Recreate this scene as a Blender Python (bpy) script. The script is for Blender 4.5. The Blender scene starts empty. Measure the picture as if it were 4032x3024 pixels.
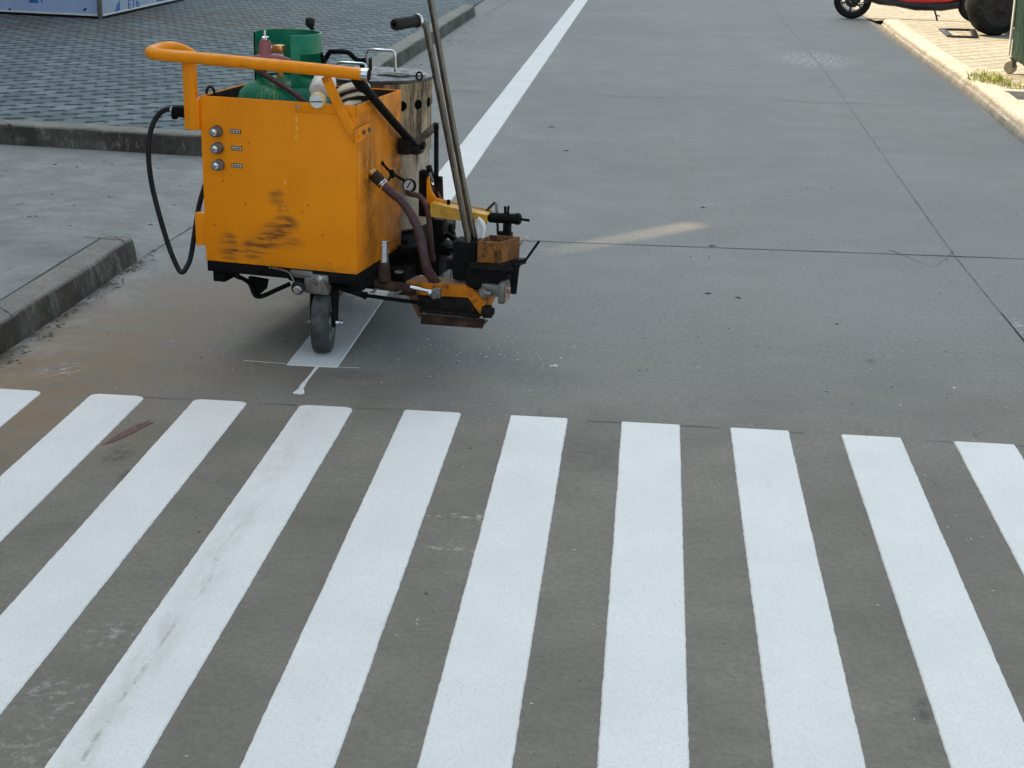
import bpy, bmesh, math, random
from mathutils import Vector, Matrix, noise as mnoise
R = math.radians
random.seed(7)
S = bpy.context.scene
C = S.collection

# ------------------------------------------------------------------ camera
cam_d = bpy.data.cameras.new('camera'); cam = bpy.data.objects.new('camera', cam_d); C.objects.link(cam)
PITCH, ROLL, YAW, CAM_H, FPX = 0.3205918, 0.0255516, 0.0836033, 1.37414, 5992.886
_f = Vector((-math.sin(YAW)*math.cos(PITCH), math.cos(YAW)*math.cos(PITCH), -math.sin(PITCH)))
_r = Vector((math.cos(YAW), math.sin(YAW), 0)); _u = _r.cross(_f)
_r2 = _r*math.cos(ROLL)+_u*math.sin(ROLL); _u2 = -_r*math.sin(ROLL)+_u*math.cos(ROLL)
cam.matrix_world = Matrix(((_r2.x,_u2.x,-_f.x,0),(_r2.y,_u2.y,-_f.y,0),(_r2.z,_u2.z,-_f.z,CAM_H),(0,0,0,1)))
cam_d.sensor_fit = 'HORIZONTAL'; cam_d.sensor_width = 36; cam_d.lens = FPX/4032*36
cam_d.clip_start = .05; cam_d.clip_end = 1000
S.camera = cam
S.render.resolution_x, S.render.resolution_y = 1024, 768

# ------------------------------------------------------------------ sky, sun, exposure
SUN_EL = 50.0; SUN_H = Vector((-.8, .6))            # towards the sun, on the ground plane
w = bpy.data.worlds.new('World'); S.world = w; w.use_nodes = True
wn, wl = w.node_tree.nodes, w.node_tree.links
sky = wn.new('ShaderNodeTexSky'); sky.sky_type = 'NISHITA'; sky.sun_disc = False
sky.sun_elevation = R(SUN_EL); sky.sun_rotation = math.atan2(SUN_H.x, SUN_H.y) % (2*math.pi)
sky.dust_density = 3.0; sky.air_density = 1.0
hs = wn.new('ShaderNodeHueSaturation'); hs.inputs['Saturation'].default_value = .55
bg = wn['Background']; bg.inputs['Strength'].default_value = .12
tn = wn.new('ShaderNodeMix'); tn.data_type = 'RGBA'; tn.blend_type = 'MULTIPLY'; tn.inputs[0].default_value = 1; tn.inputs[7].default_value = (.96, 1.025, .975, 1)
wl.new(sky.outputs[0], hs.inputs['Color']); wl.new(hs.outputs[0], tn.inputs[6]); wl.new(tn.outputs[2], bg.inputs['Color'])
sd = bpy.data.lights.new('sun', 'SUN'); sd.energy = 2.9; sd.angle = R(.27); sd.color = (1, .75, .42)
sun = bpy.data.objects.new('sun', sd); C.objects.link(sun)
to_sun = Vector((SUN_H.x*math.cos(R(SUN_EL)), SUN_H.y*math.cos(R(SUN_EL)), math.sin(R(SUN_EL))))
sun.rotation_euler = to_sun.to_track_quat('Z', 'Y').to_euler(); sun.location = (0, 0, 30)
S.view_settings.view_transform = 'Standard'; S.view_settings.look = 'None'
S.view_settings.exposure = 1.38; S.view_settings.gamma = 1.0
S.render.engine = 'CYCLES'

# ------------------------------------------------------------------ node helpers
class NT:
    def __init__(s, name):
        s.m = bpy.data.materials.new(name); s.m.use_nodes = True
        s.n = s.m.node_tree.nodes; s.l = s.m.node_tree.links
        s.b = s.n['Principled BSDF']; s.tc = s.n.new('ShaderNodeTexCoord'); s.P = s.tc.outputs['Object']
    def put(s, sock, v):
        if v is None: return
        if isinstance(v, bpy.types.NodeSocket): s.l.new(v, sock)
        elif isinstance(v, (tuple, list)) and len(v) == 3 and sock.type == 'RGBA': sock.default_value = (*v, 1)
        else: sock.default_value = v
    def map(s, scale=(1,1,1), loc=(0,0,0), rot=(0,0,0), vec=None):
        n = s.n.new('ShaderNodeMapping'); s.l.new(vec or s.P, n.inputs[0])
        n.inputs['Scale'].default_value = scale; n.inputs['Location'].default_value = loc; n.inputs['Rotation'].default_value = rot
        return n.outputs[0]
    def noise(s, scale, detail=4, rough=.55, vec=None, dist=0, out=0):
        n = s.n.new('ShaderNodeTexNoise'); s.l.new(vec or s.P, n.inputs['Vector'])
        n.inputs['Scale'].default_value = scale; n.inputs['Detail'].default_value = detail
        n.inputs['Roughness'].default_value = rough; n.inputs['Distortion'].default_value = dist
        return n.outputs[out]
    def voro(s, scale, vec=None, feature='F1', out='Distance', rnd=1):
        n = s.n.new('ShaderNodeTexVoronoi'); n.feature = feature; s.l.new(vec or s.P, n.inputs['Vector'])
        n.inputs['Scale'].default_value = scale; n.inputs['Randomness'].default_value = rnd
        return n.outputs[out]
    def ramp(s, v, a, b, lo=0., hi=1.):
        n = s.n.new('ShaderNodeMapRange'); n.interpolation_type = 'SMOOTHSTEP'
        s.put(n.inputs['Value'], v)
        n.inputs['From Min'].default_value = a; n.inputs['From Max'].default_value = b
        n.inputs['To Min'].default_value = lo; n.inputs['To Max'].default_value = hi
        return n.outputs[0]
    def math(s, op, a, b=None, c=None):
        n = s.n.new('ShaderNodeMath'); n.operation = op
        s.put(n.inputs[0], a); s.put(n.inputs[1], b)
        if c is not None: s.put(n.inputs[2], c)
        return n.outputs[0]
    def mix(s, f, a, b, mode='MIX'):
        n = s.n.new('ShaderNodeMix'); n.data_type = 'RGBA'; n.blend_type = mode
        s.put(n.inputs[0], f); s.put(n.inputs[6], a); s.put(n.inputs[7], b)
        return n.outputs[2]
    def sep(s, vec=None):
        n = s.n.new('ShaderNodeSeparateXYZ'); s.l.new(vec or s.P, n.inputs[0]); return n.outputs
    def dist(s, p, scale=(1,1,1)):
        """distance of the point from p, squeezed per axis"""
        v = s.map(scale=scale, loc=tuple(-a*b for a, b in zip(p, scale)))
        n = s.n.new('ShaderNodeVectorMath'); n.operation = 'LENGTH'; s.l.new(v, n.inputs[0]); return n.outputs['Value']
    def blob(s, p, r, scale=(1,1,1), soft=.6):
        return s.ramp(s.dist(p, scale), r*(1-soft), r*(1+soft), 1., 0.)
    def bump(s, h, strength=.3, d=.002, prev=None):
        n = s.n.new('ShaderNodeBump'); n.inputs['Strength'].default_value = strength; n.inputs['Distance'].default_value = d
        s.l.new(h, n.inputs['Height'])
        if prev is not None: s.l.new(prev, n.inputs['Normal'])
        return n.outputs[0]
    def done(s, color, rough=.6, metal=0., normal=None, spec=.5):
        s.put(s.b.inputs['Base Color'], color); s.put(s.b.inputs['Roughness'], rough); s.put(s.b.inputs['Metallic'], metal)
        s.b.inputs['Specular IOR Level'].default_value = spec
        if normal is not None: s.l.new(normal, s.b.inputs['Normal'])
        return s.m

def cmul(c, k): return tuple(min(1, x*k) for x in c)
def mat(name, base, rough=.6, metal=0., var=.15, scale=14, bump=.0, bscale=120, dirt=None, dthr=(.55,.7), dscale=22, stretch=(1,1,1), spec=.5, rvar=.12):
    t = NT(name); v = t.map(scale=stretch)
    n1 = t.noise(scale, 5, .6, v)
    col = t.mix(t.ramp(n1, .3, .7), cmul(base, 1-var), cmul(base, 1+var))
    rg = t.ramp(t.noise(scale*2.3, 3, .5, v), .3, .7, max(.05, rough-rvar), min(1, rough+rvar))
    if dirt:
        d = t.ramp(t.noise(dscale, 6, .68, v, .4), *dthr)
        col = t.mix(d, col, dirt); rg = t.math('MULTIPLY_ADD', d, .25, rg)
    nm = t.bump(t.noise(bscale, 4, .6, v), bump, .002) if bump else None
    return t.done(col, rg, metal, nm, spec)

# ------------------------------------------------------------------ materials of the ground
def road_mat():
    t = NT('road_concrete'); X, Y, Z = t.sep()
    big = t.noise(.55, 5, .6); mid = t.noise(4.5, 6, .62); fine = t.noise(70, 5, .7); grit = t.noise(260, 3, .7)
    broom = t.noise(1., 5, .65, t.map(scale=(2.2, 75, 1)))
    col = t.mix(t.ramp(big, .32, .68), (.192,.198,.198), (.240,.244,.240))
    col = t.mix(t.ramp(mid, .35, .72, 0, .40), col, (.262,.266,.262))
    warm = t.ramp(t.noise(1, 4, .6, t.map(scale=(1.5,.45,1), loc=(3,1,0))), .44, .66, 0, .40)
    col = t.mix(warm, col, (.225,.205,.178))
    # worn, browner concrete in the crossing
    ymix = t.ramp(t.math('ADD', Y, t.ramp(mid, .3, .7, -.35, .35)), 3.3, 5.6, 1., 0.)
    worn = t.mix(t.ramp(t.noise(2.3, 6, .65), .32, .68), (.136,.120,.094), (.205,.183,.148))
    col = t.mix(t.math('MULTIPLY', ymix, .88), col, worn)
    col = t.mix(t.math('MULTIPLY', t.ramp(broom, .42, .7, 0, .30), t.ramp(Y, 3.2, 5.5, .12, 1.)), col, (.29,.29,.285))
    col = t.mix(t.ramp(fine, .36, .62, .34, 0), col, (.075,.072,.066))
    col = t.mix(t.ramp(grit, .58, .72, 0, .5), col, (.42,.41,.39))
    # brown earth stain near the kerb
    for p, r, k in (((-1.75,3.95,0), .34, .62), ((-1.62,3.5,0), .30, .45), ((-1.70,4.45,0), .26, .42), ((-1.45,4.9,0), .35, .35), ((-1.25,4.3,0),.3,.22)):
        f = t.math('MULTIPLY', t.blob(p, r, soft=.8), t.ramp(t.noise(7, 6, .7), .26, .58))
        col = t.mix(t.math('MULTIPLY', f, k), col, (.235,.140,.062))
    gut = t.math('MULTIPLY', t.math('MULTIPLY', t.ramp(X, -1.86, -1.775, 1, 0), t.ramp(Y, 5.25, 5.6, 1, 0)), t.ramp(t.noise(16, 6, .72), .36, .56))
    col = t.mix(t.math('MULTIPLY', gut, .85), col, (.045,.038,.030))
    ring_ = t.math('MULTIPLY', t.math('MULTIPLY', t.ramp(X, -1.85, -1.55, 1, 0), t.ramp(Y, 7.9, 7.2, 0, 1)), t.ramp(t.noise(6, 5, .7), .4, .65))
    col = t.mix(t.math('MULTIPLY', ring_, .35), col, (.40,.40,.39))
    # dark oil and damp marks
    for p, r, k, sc in (((.54,2.43,0), .030, .6, (2.2,.7,1)), ((.50,2.36,0), .07, .22, (1,1,1)), ((-1.26,3.42,0), .03, .7, (1,.5,1)), ((-1.19,3.28,0), .025, .7, (1.2,.5,1)), ((.72,4.54,0), .02, .5, (1.4,.5,1)), ((-.1,3.6,0), .12, .25, (1,1,1))):
        f = t.math('MULTIPLY', t.blob(p, r, sc, .7), t.ramp(t.noise(26, 5, .7), .36, .6))
        col = t.mix(t.math('MULTIPLY', f, k), col, (.035,.034,.033))
    f = t.math('MULTIPLY', t.blob((-.80,4.13,0), .085, (1,1.9,1), .35), t.ramp(t.noise(40, 5, .7), .35, .6, .5, 1.))
    col = t.mix(t.math('MULTIPLY', f, .30), col, (.07,.065,.055))
    # pale powder
    for p, r, k, sc in (((1.36,13.1,0), .30, .95, (1,.55,1)), ((-.975,2.27,0), .06, .30, (1,1,1)), ((-.95,2.12,0), .07, .22, (1,1,1)), ((-1.63,4.03,0), .06, .4, (1,1,1)), ((-.95,2.5,0), .05, .35, (1,1,1)), ((-.36,3.15,0), .09, .5, (.7,4,1)), ((-.33,2.98,0), .09, .45, (.7,5,1)), ((2.5,10.2,0), .3, .5, (1,1,1)), ((1.27,5.0,0), .05, .6, (2,.6,1))):
        f = t.math('MULTIPLY', t.blob(p, r, sc, .7), t.ramp(t.noise(34, 6, .75), .5, .62))
        col = t.mix(t.math('MULTIPLY', f, k), col, (.60,.60,.60))
    # paint flecks and pits
    sp = t.math('MULTIPLY', t.ramp(t.voro(23), .045, .075, 1, 0), t.ramp(t.noise(3.1, 2), .52, .58))
    col = t.mix(t.math('MULTIPLY', sp, .7), col, (.55,.55,.54))
    pit = t.math('MULTIPLY', t.ramp(t.voro(15, t.map(loc=(3.3,1.7,0), scale=(1,.7,1))), .045, .09, 1, 0), t.ramp(t.noise(2.3, 2, vec=t.map(loc=(5,0,0))), .50, .56))
    col = t.mix(t.math('MULTIPLY', pit, .75), col, (.035,.033,.03))
    nm = t.bump(t.math('MULTIPLY', broom, t.ramp(Y, 3.2, 5.5, .1, 1.)), .25, .0012); nm = t.bump(fine, .45, .0018, nm); nm = t.bump(grit, .35, .0008, nm)
    return t.done(col, t.ramp(mid, .3, .7, .66, .86), 0, nm, .4)

def paver_mat(name, c1, c2, gap, k=1., tint=(.16,.13,.09), hoard=False):
    t = NT(name)
    wob = t.noise(6.5, 4, .6, out=1)
    vec = t.n.new('ShaderNodeVectorMath'); vec.operation = 'MULTIPLY_ADD'
    t.l.new(wob, vec.inputs[0]); vec.inputs[1].default_value = (.060,.075,0); t.l.new(t.P, vec.inputs[2])
    X, Y, Z = t.sep(vec.outputs[0])
    u = t.math('DIVIDE', X, .1125); ci = t.math('FLOOR', u); fu = t.math('SUBTRACT', u, ci)
    par = t.math('MULTIPLY', t.math('MODULO', t.math('ABSOLUTE', ci), 2.), .5)
    v = t.math('ADD', t.math('DIVIDE', Y, .225), par)
    v = t.math('ADD', v, t.math('MULTIPLY', t.math('SINE', t.math('MULTIPLY', fu, 6.2832)), .07))     # S-shaped heads
    ri = t.math('FLOOR', v); fv = t.math('SUBTRACT', v, ri)
    ev = t.math('ABSOLUTE', t.math('SUBTRACT', fv, .5)); eu = t.math('ABSOLUTE', t.math('SUBTRACT', fu, .5))
    head = t.math('MULTIPLY', t.ramp(ev, .33, .43, 0, 1), t.ramp(eu, .34, .50, 1, .2))
    side = t.math('MULTIPLY', t.ramp(eu, .43, .49, 0, 1), t.ramp(t.noise(5, 4, .6), .35, .65, .10, .45))
    joint = t.math('MAXIMUM', head, side)
    cell = t.n.new('ShaderNodeCombineXYZ'); t.l.new(ci, cell.inputs[0]); t.l.new(ri, cell.inputs[1])
    wn_ = t.n.new('ShaderNodeTexWhiteNoise'); t.l.new(cell.outputs[0], wn_.inputs['Vector'])
    col = t.mix(wn_.outputs['Value'], c1, c2)
    n2 = t.noise(30, 5, .7)
    st = t.noise(1, 4, .6, t.map(scale=(14, 5, 1)))
    col = t.mix(t.ramp(st, .35, .65, .45, 0), col, cmul(c1, .55))
    col = t.mix(t.ramp(t.noise(1.1, 5, .6), .35, .7, 0, .35), col, cmul(c1, .7))
    col = t.mix(t.ramp(n2, .35, .65, .35, 0), col, cmul(c1, .5))
    col = t.mix(t.ramp(t.noise(2.6, 6, .7, t.map(loc=(9,2,0))), .54, .72, 0, .35), col, tint)
    if hoard:
        dn = t.math('MULTIPLY', t.blob((-5.4,13.6,0), 1.7, (.7,1,1), .7), t.ramp(t.noise(3.4, 5, .65), .3, .6))
        col = t.mix(t.math('MULTIPLY', dn, .75), col, (.135,.105,.07))
    col = t.mix(t.math('MULTIPLY', joint, .95*k), col, gap)
    nm = t.bump(t.math('MULTIPLY', joint, -1.), .9, .014); nm = t.bump(st, .6, .006, nm); nm = t.bump(n2, .5, .003, nm)
    return t.done(col, .78, 0, nm, .35)

def kerb_mat(name, base, dark, streak=1.0):
    t = NT(name); X, Y, Z = t.sep()
    col = t.mix(t.ramp(t.noise(5, 6, .65), .3, .7), cmul(base,.8), cmul(base,1.15))
    col = t.mix(t.ramp(t.noise(55, 5, .7), .35, .6, .4, 0), col, cmul(base,.35))
    # drips and scrapes down the worn face: only where the face is steep
    g = t.n.new('ShaderNodeNewGeometry'); nz = t.sep(g.outputs['True Normal'])[2]
    face = t.ramp(nz, .35, .9, 1., 0.)
    st = t.math('MULTIPLY', t.ramp(t.noise(1, 6, .7, t.map(scale=(17,17,7))), .22, .50), t.ramp(t.noise(3.1, 4, .6), .30, .62, .6, 1.))
    col = t.mix(t.math('MULTIPLY', t.math('MULTIPLY', face, st), streak), col, dark)
    st2 = t.ramp(t.noise(1, 6, .75, t.map(scale=(38,38,16), loc=(4,8,1))), .58, .72)
    col = t.mix(t.math('MULTIPLY', t.math('MULTIPLY', face, st2), .5*streak), col, cmul(base,1.5))
    jn = t.math('ABSOLUTE', t.math('SUBTRACT', t.math('FRACT', t.math('ADD', t.math('ADD', t.math('MULTIPLY', X, .97), Y), t.ramp(t.noise(30, 3), .3, .7, 3.045, 3.055))), .5))
    jl = t.math('MULTIPLY', t.ramp(jn, .003, .008, 1, 0), t.ramp(t.noise(20, 4), .3, .5, .4, 1.))
    col = t.mix(t.math('MULTIPLY', jl, .85), col, (.03,.028,.024))
    nm = t.bump(t.noise(45, 6, .7), .6, .004)
    return t.done(col, .78, 0, nm, .4)

def paint_mat(name, dirty=False, specky=0.):
    t = NT(name); X, Y, Z = t.sep()
    col = t.mix(t.ramp(t.noise(3.5, 5, .6), .3, .7), (.695,.692,.682), (.755,.750,.738))
    bead = t.noise(210, 4, .8)
    col = t.mix(t.ramp(bead, .36, .54, .42, 0), col, (.47,.485,.485))
    col = t.mix(t.ramp(t.noise(60, 4, .7), .62, .75, 0, .3), col, (.50,.51,.50))
    col = t.mix(t.math('MULTIPLY', t.ramp(t.voro(60), .05, .10, 1, 0), t.ramp(t.noise(5, 3, .6), .5, .62, 0, .6)), col, (.22,.21,.19))
    col = t.mix(t.math('MULTIPLY', t.ramp(t.noise(1, 5, .7, t.map(scale=(55, 5, 1))), .58, .74), t.ramp(t.noise(1.7, 3), .42, .62, 0, .32)), col, (.46,.455,.43))
    if dirty:
        # tyre dirt dragged along the left half of the stripe
        tx = t.math('ADD', X, t.ramp(t.noise(3, 4, .6), .3, .7, -.012, .012))
        band = t.math('MULTIPLY', t.ramp(tx, -.905, -.865, 0, 1), t.ramp(tx, -.850, -.800, 1, 0))
        soft = t.ramp(t.noise(1, 6, .65, t.map(scale=(26, 7, 1))), .30, .70)
        f = t.math('MULTIPLY', t.math('MULTIPLY', band, soft), t.ramp(Y, 2.0, 3.7, .50, .26))
        col = t.mix(f, col, (.40,.39,.335))
        cr = t.math('MULTIPLY', t.ramp(t.math('ABSOLUTE', t.math('ADD', tx, .850)), .0, .007, 1, 0), t.ramp(t.noise(1, 6, .75, t.map(scale=(30,22,1))), .46, .60))
        col = t.mix(t.math('MULTIPLY', cr, t.ramp(Y, 2.0, 3.3, .55, .12)), col, (.20,.185,.13))
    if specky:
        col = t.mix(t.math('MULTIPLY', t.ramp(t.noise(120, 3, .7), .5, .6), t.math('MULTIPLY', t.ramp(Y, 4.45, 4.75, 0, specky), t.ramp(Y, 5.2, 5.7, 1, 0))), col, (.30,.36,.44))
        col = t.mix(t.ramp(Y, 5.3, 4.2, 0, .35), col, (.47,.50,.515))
    nm = t.bump(bead, .55, .0012); nm = t.bump(t.noise(22, 4, .6), .25, .002, nm)
    return t.done(col, .62, 0, nm, .45)

M = {}
M['road'] = road_mat()
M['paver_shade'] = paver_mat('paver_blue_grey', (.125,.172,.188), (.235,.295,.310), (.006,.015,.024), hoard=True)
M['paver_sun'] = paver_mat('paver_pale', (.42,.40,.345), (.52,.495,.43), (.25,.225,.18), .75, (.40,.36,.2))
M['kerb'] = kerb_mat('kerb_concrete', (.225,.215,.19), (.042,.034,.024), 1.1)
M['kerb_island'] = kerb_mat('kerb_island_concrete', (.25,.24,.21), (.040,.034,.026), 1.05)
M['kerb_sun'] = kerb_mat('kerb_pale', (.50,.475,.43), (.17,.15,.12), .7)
M['sidewalk'] = mat('sidewalk_concrete', (.205,.213,.215), .72, var=.2, scale=3, bump=.4, bscale=90, dirt=(.12,.118,.112), dthr=(.56,.75), dscale=9)
M['earth'] = mat('earth', (.20,.19,.165), .9, var=.25, scale=.6, bump=.5, bscale=20)
M['paint'] = paint_mat('road_paint'); M['paint_dirty'] = paint_mat('road_paint_dirty', True); M['paint_line'] = paint_mat('road_paint_line', False, .75)
M['joint'] = mat('joint_filler', (.030,.030,.032), .9, var=.5, scale=20)
M['joint_faint'] = mat('dusty_joint', (.125,.127,.130), .9, var=.5, scale=9)

# ------------------------------------------------------------------ materials of things
W_ = .4834
def yellow_mat(name, scuffs=False, rust=.5, side=False, scratch=False, dusty=False):
    t = NT(name); X, Y, Z = t.sep()
    base = (.73,.262,.006)
    col = t.mix(t.ramp(t.noise(6, 5, .6), .3, .7), (.88,.262,.003), (.96,.298,.004))
    col = t.mix(t.ramp(t.noise(1, 5, .6, t.map(scale=(30,30,4))), .45, .75, 0, .08 if scuffs or side else .25), col, (.42,.16,.02))
    chip = t.ramp(t.noise(48, 5, .72), .665, .70)
    col = t.mix(chip, col, (.16,.055,.016))
    if rust: 
        col = t.mix(t.ramp(t.noise(9, 7, .74, t.map(scale=(1,1,.5), loc=(2,5,1))), .56, .72, 0, rust), col, (.20,.085,.025))
    if dusty:
        ug = t.n.new('ShaderNodeNewGeometry'); uz = t.sep(ug.outputs['Normal'])[2]
        col = t.mix(t.math('MULTIPLY', t.ramp(uz, .6, .95), t.ramp(t.noise(35, 5, .7), .30, .62, .25, .9)), col, (.26,.20,.15))
        col = t.mix(t.ramp(t.noise(32, 6, .72, t.map(loc=(6,6,1))), .56, .68, 0, .7), col, (.12,.045,.012))
    if scratch:
        sc_ = t.ramp(t.noise(1, 4, .6, t.map(scale=(9, 150, 260))), .66, .70)
        col = t.mix(t.math('MULTIPLY', sc_, t.ramp(t.noise(7, 3, .5), .45, .6)), col, (.05,.025,.012))
        up = t.n.new('ShaderNodeNewGeometry'); nz = t.sep(up.outputs['Normal'])[2]
        worn = t.math('MULTIPLY', t.ramp(nz, .35, .95), t.ramp(t.noise(1, 5, .65, t.map(scale=(9,60,60))), .36, .66))
        col = t.mix(t.math('MULTIPLY', worn, .55), col, (.85,.52,.22))
    if side:
        vs = t.ramp(t.noise(1, 6, .68, t.map(scale=(13,15,4.5), loc=(1,4,2))), .34, .70)
        col = t.mix(t.math('MULTIPLY', vs, .62), col, (.36,.125,.012))
        for q, r, k in (((W_,.10,.545), .045, .85), ((W_,.36,.585), .075, .85), ((W_,.38,.50), .06, .5), ((W_,.37,.30), .10, .7), ((W_,.15,.33), .05, .5), ((W_,.10,.42), .05, .4), ((W_,.07,.68), .05, .4)):
            f = t.math('MULTIPLY', t.blob(q, r, (0,1,.62), .9), t.ramp(t.noise(26, 6, .7), .28, .6))
            col = t.mix(t.math('MULTIPLY', f, k), col, (.055,.026,.010))
        col = t.mix(t.math('MULTIPLY', t.ramp(t.noise(1, 5, .7, t.map(scale=(70,70,9))), .60, .66), .5), col, (.62,.36,.13))
    if scuffs:
        def strk(sx, lo, hi, off): return t.ramp(t.noise(1, 3, .6, t.map(scale=(sx, 1, 78), loc=(off,0,off), rot=(0,R(-5),0))), lo, hi)
        lift = None
        for p, r, k, sc in (((.234,0,.474), .022, .75, (.8,0,.9)), ((.252,0,.440), .020, .6, (1,0,.7)), ((.262,0,.395), .030, .95, (.8,0,1)), ((.232,0,.372), .034, 1., (.8,0,1.1)), ((.205,0,.348), .036, 1., (.75,0,1.2)), ((.168,0,.325), .036, 1., (.75,0,1.2)), ((.145,0,.303),.028,.8,(.7,0,1.2)), ((.076,0,.328), .026, .9, (.8,0,1)), ((.080,0,.300), .028, 1., (.75,0,1)), ((.262,0,.345),.03,.55,(.6,0,1.4))):
            b = t.math('MULTIPLY', t.blob(p, r*.84, sc, .7), k*.9)
            lift = b if lift is None else t.math('MAXIMUM', lift, b)
        haze = t.math('MULTIPLY', lift, t.ramp(t.noise(30, 4, .6), .3, .6, .10, .42))
        col = t.mix(haze, col, (.20,.10,.05))
        col = t.mix(t.math('MULTIPLY', lift, t.math('MULTIPLY', strk(11, .42, .62, 3.1), .92)), col, (.035,.022,.016))
        for (x, z) in ((.152,.628),(.066,.509),(.135,.446),(.335,.458),(.315,.437),(.245,.449),(.245,.435),(.378,.373),(.032,.374),(.40,.29)):
            col = t.mix(t.math('MULTIPLY', t.blob((x,0,z), .0026, (1,0,.8), .5), .7), col, (.16,.05,.015))
        for (x, z, h) in ((.302,.705,.9),(.303,.680,.5),(.262,.520,.45),(.300,.655,.9)):
            col = t.mix(t.math('MULTIPLY', t.blob((x,0,z), .0045, (1.6,0,.5), .5), .7), col, (.85,.50,.12))
        X1 = t.ramp(Z, .26, .30, .55, 0)
        col = t.mix(t.math('MULTIPLY', X1, t.ramp(t.noise(14, 6, .7), .45, .65)), col, (.30,.15,.04))
    nm = t.bump(t.noise(5, 2, .5), .35, .010) if scuffs or side else t.bump(t.noise(9, 3, .5), .12, .004); nm = t.bump(chip, -.4, .001, nm)
    rg = t.ramp(t.noise(17, 4, .6), .3, .7, .40, .60)
    return t.done(col, rg, 0, nm, .18)
M['yellow'] = yellow_mat('yellow_enamel', rust=.25, scratch=True)
M['yellow_panel'] = yellow_mat('yellow_enamel_scuffed', True, rust=.12)
M['yellow_rusty'] = yellow_mat('yellow_enamel_rusty', rust=.85, side=False, dusty=True)
M['yellow_side'] = yellow_mat('yellow_enamel_heatworn', rust=.45, side=True)
def dull_orange():
    t = NT('dull_orange_enamel')
    col = t.mix(t.ramp(t.noise(16, 6, .68), .32, .68), (.50,.150,.008), (.70,.215,.006))
    col = t.mix(t.ramp(t.noise(38, 7, .74), .48, .66, 0, .85), col, (.10,.040,.014))
    ug = t.n.new('ShaderNodeNewGeometry'); uz = t.sep(ug.outputs['Normal'])[2]
    col = t.mix(t.math('MULTIPLY', t.ramp(uz, .6, .95), t.ramp(t.noise(45, 5, .7), .28, .58, .45, .95)), col, (.24,.17,.12))
    nm = t.bump(t.noise(80, 5, .7), .5, .002)
    return t.done(col, .62, 0, nm, .2)
M['orange_dull'] = dull_orange()
def drip_mat(name, base, drip, thr=(.46,.56), sc=(42,42,3.2), k=.9, mid=(.20,.12,.05)):
    t = NT(name)
    col = t.mix(t.ramp(t.noise(9, 5, .6), .3, .7), cmul(base,.75), cmul(base,1.2))
    col = t.mix(t.ramp(t.noise(1, 7, .72, t.map(scale=(17,17,5), loc=(7,3,0)), .2), .40, .62, 0, .85), col, mid)
    d = t.ramp(t.noise(1, 8, .74, t.map(scale=sc), .25), *thr)
    d = t.math('MULTIPLY', d, t.ramp(t.noise(4.5, 4, .6, t.map(loc=(3,1,2))), .32, .58, .25, 1.))
    col = t.mix(t.math('MULTIPLY', d, k), col, drip)
    col = t.mix(t.ramp(t.noise(1, 6, .7, t.map(scale=(55,55,11), loc=(1,9,4)), .2), .62, .70, 0, .8), col, cmul(base,1.45))
    nm = t.bump(d, .5, .004); nm = t.bump(t.noise(60, 4, .6), .3, .002, nm)
    return t.done(col, .6, 0, nm, .3)
M['kettle'] = drip_mat('kettle_shell', (.40,.32,.20), (.020,.012,.008), (.42,.60), (26,26,4.5), .95)
M['kettle_low'] = drip_mat('kettle_jacket', (.46,.39,.30), (.05,.03,.02), (.50,.64), (26,26,5), .85, (.26,.19,.12))
M['hopper'] = drip_mat('hopper_paint_caked', (.30,.115,.022), (.018,.011,.007), (.46,.62), (44,44,26), .9, (.16,.055,.012))
M['soot'] = mat('lid_soot', (.060,.060,.068), .5, .35, var=.45, scale=18, bump=.5, bscale=60, dirt=(.22,.21,.20), dthr=(.58,.74), dscale=14)
M['black'] = mat('black_steel', (.0045,.0045,.005), .72, .0, spec=.14, var=.4, scale=20, dirt=(.018,.013,.009), dthr=(.52,.72), dscale=30, bump=.25, bscale=90)
M['hole'] = mat('hole_shade', (.002,.002,.002), .9, spec=.05)
M['grime'] = mat('grimy_steel', (.011,.0095,.008), .7, .0, spec=.18, var=.5, scale=18, dirt=(.045,.026,.012), dthr=(.52,.7), dscale=26, bump=.5, bscale=70)
M['grey_metal'] = mat('grey_steel', (.20,.19,.175), .48, .6, var=.25, scale=16, dirt=(.08,.05,.03), dthr=(.52,.72), dscale=24)
M['chrome'] = mat('chrome', (.62,.63,.66), .16, 1., var=.06, scale=20, rvar=.06)
M['steel_pole'] = mat('stainless_tube', (.135,.122,.108), .24, 1., var=.2, scale=1, stretch=(60,60,5), dirt=(.10,.075,.05), dthr=(.56,.75), dscale=9)
M['rust'] = mat('rusted_steel', (.135,.060,.030), .75, .1, var=.4, scale=24, dirt=(.035,.02,.014), dthr=(.5,.7), bump=.6, bscale=110)
M['brown_steel'] = mat('brown_grimy_steel', (.040,.022,.015), .66, .0, spec=.2, var=.4, scale=22, dirt=(.13,.07,.035), dthr=(.55,.72), bump=.4, bscale=90)
M['rubber'] = mat('black_rubber', (.008,.008,.009), .6, spec=.3, var=.3, scale=25, dirt=(.05,.048,.045), dthr=(.55,.75), dscale=18)
M['tyre'] = mat('worn_tyre', (.040,.041,.043), .72, var=.3, scale=20, dirt=(.12,.118,.112), dthr=(.46,.68), dscale=13, bump=.5, bscale=70)
M['tyre_black'] = mat('black_tyre', (.008,.008,.008), .65, spec=.25, var=.3, scale=20, dirt=(.04,.038,.034), dthr=(.55,.7), dscale=10)
M['grip'] = mat('rubber_grip', (.009,.0085,.009), .55, spec=.3, var=.3, scale=40, bump=.4, bscale=200)
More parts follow.
